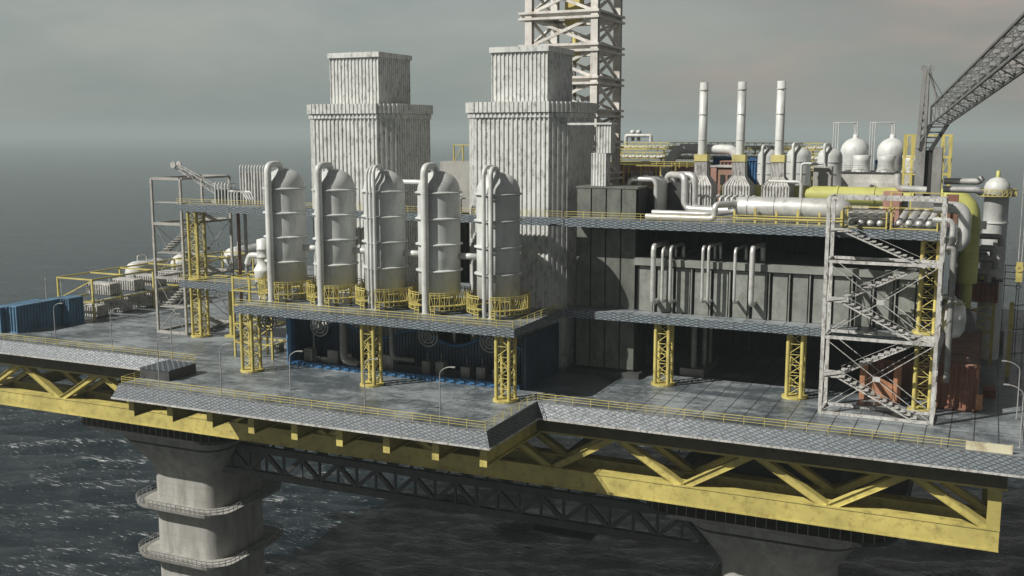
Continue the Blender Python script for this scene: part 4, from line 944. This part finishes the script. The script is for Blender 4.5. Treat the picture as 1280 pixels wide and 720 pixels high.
rail([(-25, 201.9), (-11.5, 201.9)], 32.8, 'thin grey guard rail on the roof of the pale machine house', 1.5, t=.05, mat=GREY)
for i, (x, y, h, rr_) in enumerate([(-55, 190, 4.2, .5), (-53.4, 191, 3.2, .35), (-51.8, 189, 5.0, .3), (-43.4, 192, 4.6, .4), (-37, 192, 4.4, .45), (-30.6, 192, 3.6, .4), (-26.6, 194, 4.2, .35), (-22.8, 194, 3.4, .5)]):
    r = thing('small_vessel', '%s small white vessel from the left in the row before the yellow pipe' % ORD[i], 'vessel', (x, y, Z), 'small vessels before the yellow pipe')
    MB().lathe([(rr_ * 1.6, 0), (rr_ * 1.6, h * .7), (rr_ * 1.2, h * .82), (rr_ * .5, h * .88), (rr_ * .5, h), (.02, h + .1)], (x, y, Z), seg=16).build('shell', W_TANK, r)
    MB().tube([(x + rr_ * 1.6, y, Z + h * .4), (x + 2.4, y, Z + h * .4), (x + 2.4, y, Z)], .16, 8, .4).build('pipe', W_PIPE, r)
r = thing('access_frame', 'dark yellow access frame with ladders on the red building side near the duct tower', 'frame', (-60, 192, Z))
for x in (-65, -61.5, -58.5, -55.5):
    for y in (196, 199): MB().box(x - .12, x + .12, y - .12, y + .12, Z, 33.6).build('post', YEL, r)
for z in (29.5, 33.5): MB().box(-65, -55.5, 195.9, 196.1, z, z + .2).build('beam', YEL, r)
for x in (-64.8, -58.4): MB().beam((x, 195.9, Z), (x + 2.8, 195.9, 33.5), .2).build('brace', BROWN, r)
m = MB()
for k in range(10): m.box(-63.6 + k * .45, -63.4 + k * .45, 196.3, 196.6, 30, 32.6)
tag(m.build('ribbed_radiator', W_STEEL), 'pale ribbed radiator within the yellow access frame', 'radiator')
o = MB().tube([(-76.5, 232, 36), (-76.5, 232, 39.2), (-70.6, 232, 39.2), (-70.6, 232, 37.8)], .4, 8, .3).build('bent_pipe', W_PIPE); tag(o, 'white bent pipe rising above the pipe rack at its left end', 'pipe')
for i, x in enumerate((-75.2, -73.8)):
    o = MB().lathe([(.4, 0), (.4, 1.6), (.6, 1.7), (.6, 2.3), (.1, 2.5)], (x, 233, 38), seg=12).build('vent_cap', W_PIPE); tag(o, ['left', 'right'][i] + ' small capped vent above the left end of the pipe rack', 'vent')
r = thing('pale_block', 'flat pale rough block seen between the two white towers', 'building', (-103, 202, Z))
MB().box(-107.6, -98, 200, 206, ZM1, 33.8).build('body', CONC, r)
o = thing('roof_frame', 'small yellow frame on the pale block between the two white towers', 'frame', (-102, 200, 33.8))
for x in (-104.4, -102.2, -100): MB().box(x - .12, x + .12, 200.2, 200.5, 33.8, 37.2).build('post', YEL, o)
MB().box(-104.6, -99.8, 200.1, 200.6, 37.2, 37.4).build('beam', YEL, o); MB().beam((-104.3, 200.3, 33.8), (-102.3, 200.3, 37.2), .15).build('brace', YEL, o)
o = MB().tube([(-99.6, 160.6, 31.3), (-90, 160.6, 31.3)], .5, 12).build('bridge_pipe', W_PIPE); tag(o, 'white horizontal pipe passing behind between the middle and fourth tall tanks', 'pipe')
r = thing('valve_manifold', 'small dark valve manifold on the gallery right of the fourth tank dome', 'valves', (-84, 161, ZT1))
for k in range(4): MB().tube([(-84.6 + k * .7, 160.8, ZT1 + .0 - 1), (-84.6 + k * .7, 160.8, ZT1 + 3.8 - .4 * k), (-83.9 + k * .7, 161.2, ZT1 + 3.8 - .4 * k)], .2, 8, .3).build('pipe', GREY if k % 2 else W_PIPE, r)
# gas cylinder bundles at the right end of the upper deck
def cyl(x, y, z, label, lean=0, dx=.9):
    R, Lc = .5, 4.6
    a = V((x, y, z)); d_ = V((dx, 4.2, lean)).normalized()
    m = MB(); P = [a + d_ * t for t in (0, .12, .4, .9)] + [a + d_ * Lc]
    up = V((0, 0, 1)); u = d_.cross(up).normalized(); v_ = u.cross(d_)
    prof = [(.05, 0), (.3, .08), (.43, .25), (.5, .6), (.5, Lc)]
    vs__ = [a + d_ * h + (u * cos(2 * pi * k / 16) + v_ * sin(2 * pi * k / 16)) * rr_ for rr_, h in prof for k in range(16)]
    m.add(vs__, [(i * 16 + k, i * 16 + (k + 1) % 16, (i + 1) * 16 + (k + 1) % 16, (i + 1) * 16 + k) for i in range(4) for k in range(16)], True)
    m.add(vs__[-16:], [tuple(range(16))])
    return tag(m.build('gas_cylinder', SILV), label, 'gas cylinder', 'silver gas cylinders at the upper deck edge')
for row in range(2):
    for k in range(4):
        cyl(-18.3 + k * 1.35, 159.6, ZT1 + .75 + row * 1.15, '%s silver cylinder from the left in the %s row of the left bundle' % (ORD[k], ('bottom', 'top')[row]))
for k in range(4): cyl(-11.7 + k * 1.35, 159.4, ZT1 + .7, '%s silver cylinder from the left in the tilted right bundle' % ORD[k], 1.6, .9)
for i, (x0, x1) in enumerate(((-19.1, -13.2), (-12.6, -6.4))):
    r = thing('cylinder_frame', ('left', 'right')[i] + ' yellow frame round the silver gas cylinders', 'frame', (x0, 159, ZT1))
    for x in (x0, x1):
        for y in (158.9, 163.6): MB().box(x - .1, x + .1, y - .1, y + .1, ZT1, ZT1 + 2.9).build('post', YEL, r)
    for z in (ZT1 + .1, ZT1 + 2.75):
        for y in (158.9, 163.6): MB().box(x0 + .1, x1 - .1, y - .08, y + .08, z, z + .14).build('beam', YEL, r)
        for x in (x0, x1): MB().box(x - .08, x + .08, 159., 163.5, z, z + .14).build('beam', YEL, r)
# red module with yellow handrail, silver twin pipes near the crane
r = thing('red_module', 'faded red block module with yellow rails at the foot of the crane', 'module', (-11, 172, Z))
MB().box(-14.9, -12.2, 171.5, 174.5, Z, 30.9).build('tower', BRICK, r); MB().box(-12.1, -6.4, 172.5, 175.5, Z, 29.6).build('body', GREY, r)
MB().box(-5.9, -4.2, 171.5, 174, Z, 30.6).build('red_end', RUSTD, r)
for x in (-13.6, -10.8, -6.3): MB().box(x - .12, x + .12, 169.9, 170.1, Z, 31.0).build('post', YEL, r)
for z in (30.1, 30.85): MB().box(-13.6, -6.3, 169.92, 170.08, z, z + .14).build('handrail', YEL, r)
for i, z in enumerate((31.2, 32.4)):
    o = MB().tube([(-6.6, 177 + i * 1.5, z), (-1.7 + i * .1, 177 + i * 1.5, z), (-1.2, 177.5 + i * 1.5, z + (.5 if i else -.5))], .5, 12, .5).build('twin_pipe', SILV); tag(o, ['lower', 'upper'][i] + ' one of two stacked silver pipes right of the crane pedestal', 'pipe')
o = MB().tube([(-13.0, 173, 33.6), (-13.0, 173, 31.4), (-8.8, 173, 31.2)], .55, 12, .9).build('elbow_pipe', SILV); tag(o, 'silver elbow pipe on the red module left of the crane', 'pipe')
# silver pipes off the right end
o = MB().tube([(-7, 158.8, 29.6), (-2.9, 158.8, 29.6), (-2.9, 158.8, 24.4), (-5, 159.5, 23.7)], .85, 16, 1.6).build('silver_pipe', SILV); tag(o, 'thick silver pipe bending down just right of the stair tower top', 'pipe')
o = MB().tube([(-7, 157.2, 27.9), (-4.3, 157.2, 27.9), (-4.3, 157.2, 24.9), (-5.6, 158, 24.2)], .4, 12, 1.).build('silver_pipe', SILV); tag(o, 'thinner silver pipe bending down inside the thick one', 'pipe')
o = MB().tube([(-5.6, 157.5, 23.9), (-4.0, 157.5, 24.2), (-4.0, 157.5, 5)], .42, 12, .8).build('silver_pipe', GREY); tag(o, 'long thin grey pipe running down right behind the stair tower', 'pipe')
r = thing('silver_vessel', 'bulging silver vessel with yellow band behind the long thin pipe', 'vessel', (-4, 163, 13))
MB().lathe([(.02, -2.9), (1.0, -2.6), (1.5, -1.7), (1.7, 0), (1.5, 1.7), (1.0, 2.6), (.02, 2.9)], (-3.6, 161, 13.6), seg=22).build('shell', SILV, r)
MB().lathe([(1.3, 0), (1.5, .1), (1.3, .2)], (-3.6, 161, 15.8), seg=22).build('band', YELG, r)
MB().tube([(-6, 161, 16.4), (-3.8, 161, 16.9), (-3.2, 161, 15)], .4, 10, .8).build('inlet_pipe', SILV, r)
for i, (z, x0, x1, y) in enumerate(((21.5, -7, -3.2, 187), (12.5, -7.5, -4.2, 186))):
    o = MB().tube([(x0, y, z), (x1, y, z)], 1.2 - .3 * i, 14).build('stub_pipe', (YELG, GREY)[i]); tag(o, ['dull yellow stub pipe entering the big yellow downpipe', 'grey stub pipe low behind the silver vessel'][i], 'pipe')
# white column vessel with ring at the far right
r = thing('column_vessel', 'tall white column vessel with yellow ring balcony and cap at the right', 'vessel', (1.2, 200, 0))
MB().lathe([(2.0, 0), (2.0, 29.4), (2.15, 29.6), (2.15, 30.4), (1.9, 31.2), (1.2, 31.9), (.4, 32.2)], (1.2, 203, 0), seg=28).build('shell', W_PIPE, r)
MB().lathe([(.35, 0), (.35, 1.1), (.02, 1.3)], (1.2, 203, 32.1), seg=12).build('cap', YELG, r)
m = MB(); 
for k in range(24):
    a, b = 2 * pi * k / 24, 2 * pi * (k + 1) / 24; P = lambda q, z: (1.2 + 3.1 * cos(q), 203 + 3.1 * sin(q), z)
    m.beam(P(a, 29), P(b, 29), .14); m.beam(P(a, 30.1), P(b, 30.1), .14); m.beam(P(a, 29), P(b, 30.1), .1); m.beam(P(a, 29), P(a, 30.1), .1)
m.build('ring_balcony', YEL, r); MB().lathe([(2.0, 0), (3.1, 0), (3.1, .1), (2.0, .1)], (1.2, 203, 28.95), seg=24, smooth=False).build('balcony_floor', DGREY, r)
for z in (10, 18, 24.2): MB().lathe([(1.9, 0), (2.2, 0), (2.2, .2), (1.9, .2)], (1.2, 203, z), seg=28, smooth=False).build('hoop', W_PIPE, r)
for i, (z, x1) in enumerate(((22.6, 2.2), (20.6, 1.2), (18.8, 1.6), (16.6, .6))):
    o = MB().tube([(-4.5, 194 - i * .3, z), (x1, 194 - i * .3, z), (x1, 194 - i * .3, z - 1.6)], .6 if i else .5, 10, .6).build('side_pipe', GREY); tag(o, '%s grey side pipe from the top behind the big yellow downpipe' % ORD[i], 'pipe', 'grey side pipes before the column vessel')
r = thing('valve_stack', 'dark stack of valves and boxes below the white column vessel', 'machinery', (0, 197, 12))
for k, (x, z, s_) in enumerate(((-1.0, 24.2, .9), (-.6, 19, .8), (0.4, 15.6, .8), (1.2, 14.6, .7), (-1.5, 14.9, .8))): MB().box(x - s_, x + s_, 196, 197.6, z - .6, z + .7).build('valve_box', (DGREY, GREY, YEL, DGREY, BROWN)[k], r)
MB().box(-2.8, 3, 196, 198.5, 14.7, 14.95).build('shelf', DGREY, r)
r = thing('cage_ladder', 'dark hooped ladder cage at the right behind the column vessel', 'ladder', (4.4, 205, 10))
for z in (13, 14.2, 15.4, 16.6): MB().tube([(3.2 + .0, 205, z), (5.4, 204.6, z), (5.8, 205.6, z)], .07, 6).build('hoop', DGREY, r)
for x in (3.4, 5.4, 5.8): MB().beam((x, 205, 0), (x, 205, 16.6), .12).build('rail', DGREY, r)
# steel rows under the upper deck at the right, behind the stairs: extra dark columns
# yellow frame tower behind the crane
r = thing('frame_tower', 'open yellow frame tower behind the crane pedestal', 'frame', (-10.5, 200, Z))
for x in (-14.2, -12.9, -8.0, -6.7):
    for y in (200, 204): MB().box(x - .22, x + .22, y - .22, y + .22, Z, 39.6).build('post', YEL, r)
for z in (32.6, 35.6, 39.4):
    for y in (200, 204): MB().box(-14.4, -6.5, y - .2, y + .2, z - .15, z + .15).build('beam', YEL, r)
for a, b in ((32.7, 35.5), (35.7, 39.3)): MB().beam((-7.9, 199.9, a), (-6.8, 199.9, b), .15).build('brace', YEL, r); MB().beam((-14.1, 199.9, a), (-13, 199.9, b), .15).build('brace', YEL, r)

# ------------------------------------------------------------------ big crane
r = thing('pedestal_crane', 'big grey crane with mast and lattice boom reaching up to the right', 'crane', (-9, 176, Z))
for x in (-10.75, -8.3): MB().box(x, x + 1.35, 175, 178, Z, 37.6).build('pedestal', GREY, r)
MB().box(-9.4, -8.3, 175.6, 177.4, Z, 37.2).build('pedestal_core', DARK, r)
m = MB()
for s1 in (0, 1.6):
    m.beam((-10.6, 175.2 + s1, 37.5), (-10.1, 175.2 + s1, 49.6), .58); m.beam((-9.6, 175.2 + s1, 37.5), (-9.7, 175.2 + s1, 49.6), .45); m.beam((-7.9, 175.2 + s1, 43.4), (-9.5, 175.2 + s1, 49.4), .3)
for k in range(10):
    z = 37.6 + k * 1.2; m.beam((-10.5 + k * .04, 175.2, z), (-9.6, 176.8, z + 1.2), .15); m.beam((-9.6, 175.2, z), (-10.5, 175.2, z + 1.2), .15)
m.build('mast', GREY, r)
for x in (-10.3, -9.2): MB().lathe([(.1, -.15), (.45, -.15), (.45, .15), (.1, .15)], (x, 176, 49.7), 'y', 12, False).build('sheave', GREY, r)
# boom from the knee towards the viewer
A = V((-8.9, 175.5, 43.9)); B = V((1.6, 95, 49.2)); B = A.lerp(B, 1.2); dr = (B - A).normalized(); sd = V((-dr.y, dr.x, 0)).normalized(); up = V((0, 0, 1))
if sd.x < 0: sd = -sd
Hh, Ww = 2.75, 2.4
c1 = lambda t: A.lerp(B, t); c2 = lambda t: A.lerp(B, t) - up * Hh; c3 = lambda t: A.lerp(B, t) - up * Hh + sd * Ww; c4 = lambda t: A.lerp(B, t) + sd * Ww
for f in (c1, c2, c3, c4): MB().beam(f(0), f(1), .24).build('boom_chord', BOOMG, r)
m = MB(); n = 14
for k in range(n):
    a, b = k / n, (k + 1) / n
    m.beam(c1(a), c2(a), .12); m.beam(c1(a), c2(b), .12); m.beam(c4(a), c3(a), .13); m.beam(c4(a), c3(b), .13)
    m.beam(c2(a), c3(a), .12); m.beam(c2(a), c3(b), .1); m.beam(c3(a), c2(b), .1); m.beam(c1(a), c4(a), .13); m.beam(c1(a), c4(b), .1)
m.build('boom_lacing', BOOMG, r)
m = MB()
for s1 in (0, 1): 
    o1 = sd * (Ww * s1); m.beam(V((-10.3 + 1.6 * s1, 175.2, 37.2)), c2(.0) + o1 * 1, .75, .5)
    m.beam(c1(0) + o1, c2(0) + o1, .3)
for k in range(5):
    t = (k + .5) / 5; p0 = V((-10.3, 175.2, 37.2)).lerp(c2(0), t); p1 = V((-8.7, 175.2, 37.2)).lerp(c3(0), t); m.beam(p0, p1, .2)
m.build('boom_foot', DGREY, r)
m = MB()
for s1 in (.3, .7): m.beam(V((-9.9, 175.6, 49.6)), c1(.05) + sd * Ww * s1 + up * .2, .07); m.beam(c1(.0) + sd * Ww * s1 + up * .35, c1(1) + sd * Ww * s1 + up * .35, .07)
m.build('boom_lines', DGREY, r)
# hook hanging beyond the frame edge
r = thing('crane_hook', 'yellow hook block hanging on two cables at the right edge', 'hook', (3.55, 110, 24))
hx, hy = 3.02, 110.
MB().prism([(hx - .28, hy - .12), (hx + .28, hy - .12), (hx + .28, hy + .12), (hx - .28, hy + .12)], 25.9, 27.8).build('block', YEL, r)
MB().lathe([(.1, -.2), (.35, -.2), (.35, .2), (.1, .2)], (hx, hy, 27.2), 'y', 14, False).build('sheave', YEL, r)
MB().tube([(hx, hy, 25.9), (hx, hy, 25.7), (hx + .25, hy, 25.4), (hx, hy, 25.2), (hx - .2, hy, 25.4)], .07, 6).build('hook', DGREY, r)
for s1 in (-.14, .14): MB().tube([(hx + s1, hy, 27.8), (hx + s1 * 2 + .1, hy, 49)], .035, 6).build('cable', W_STEEL, r)
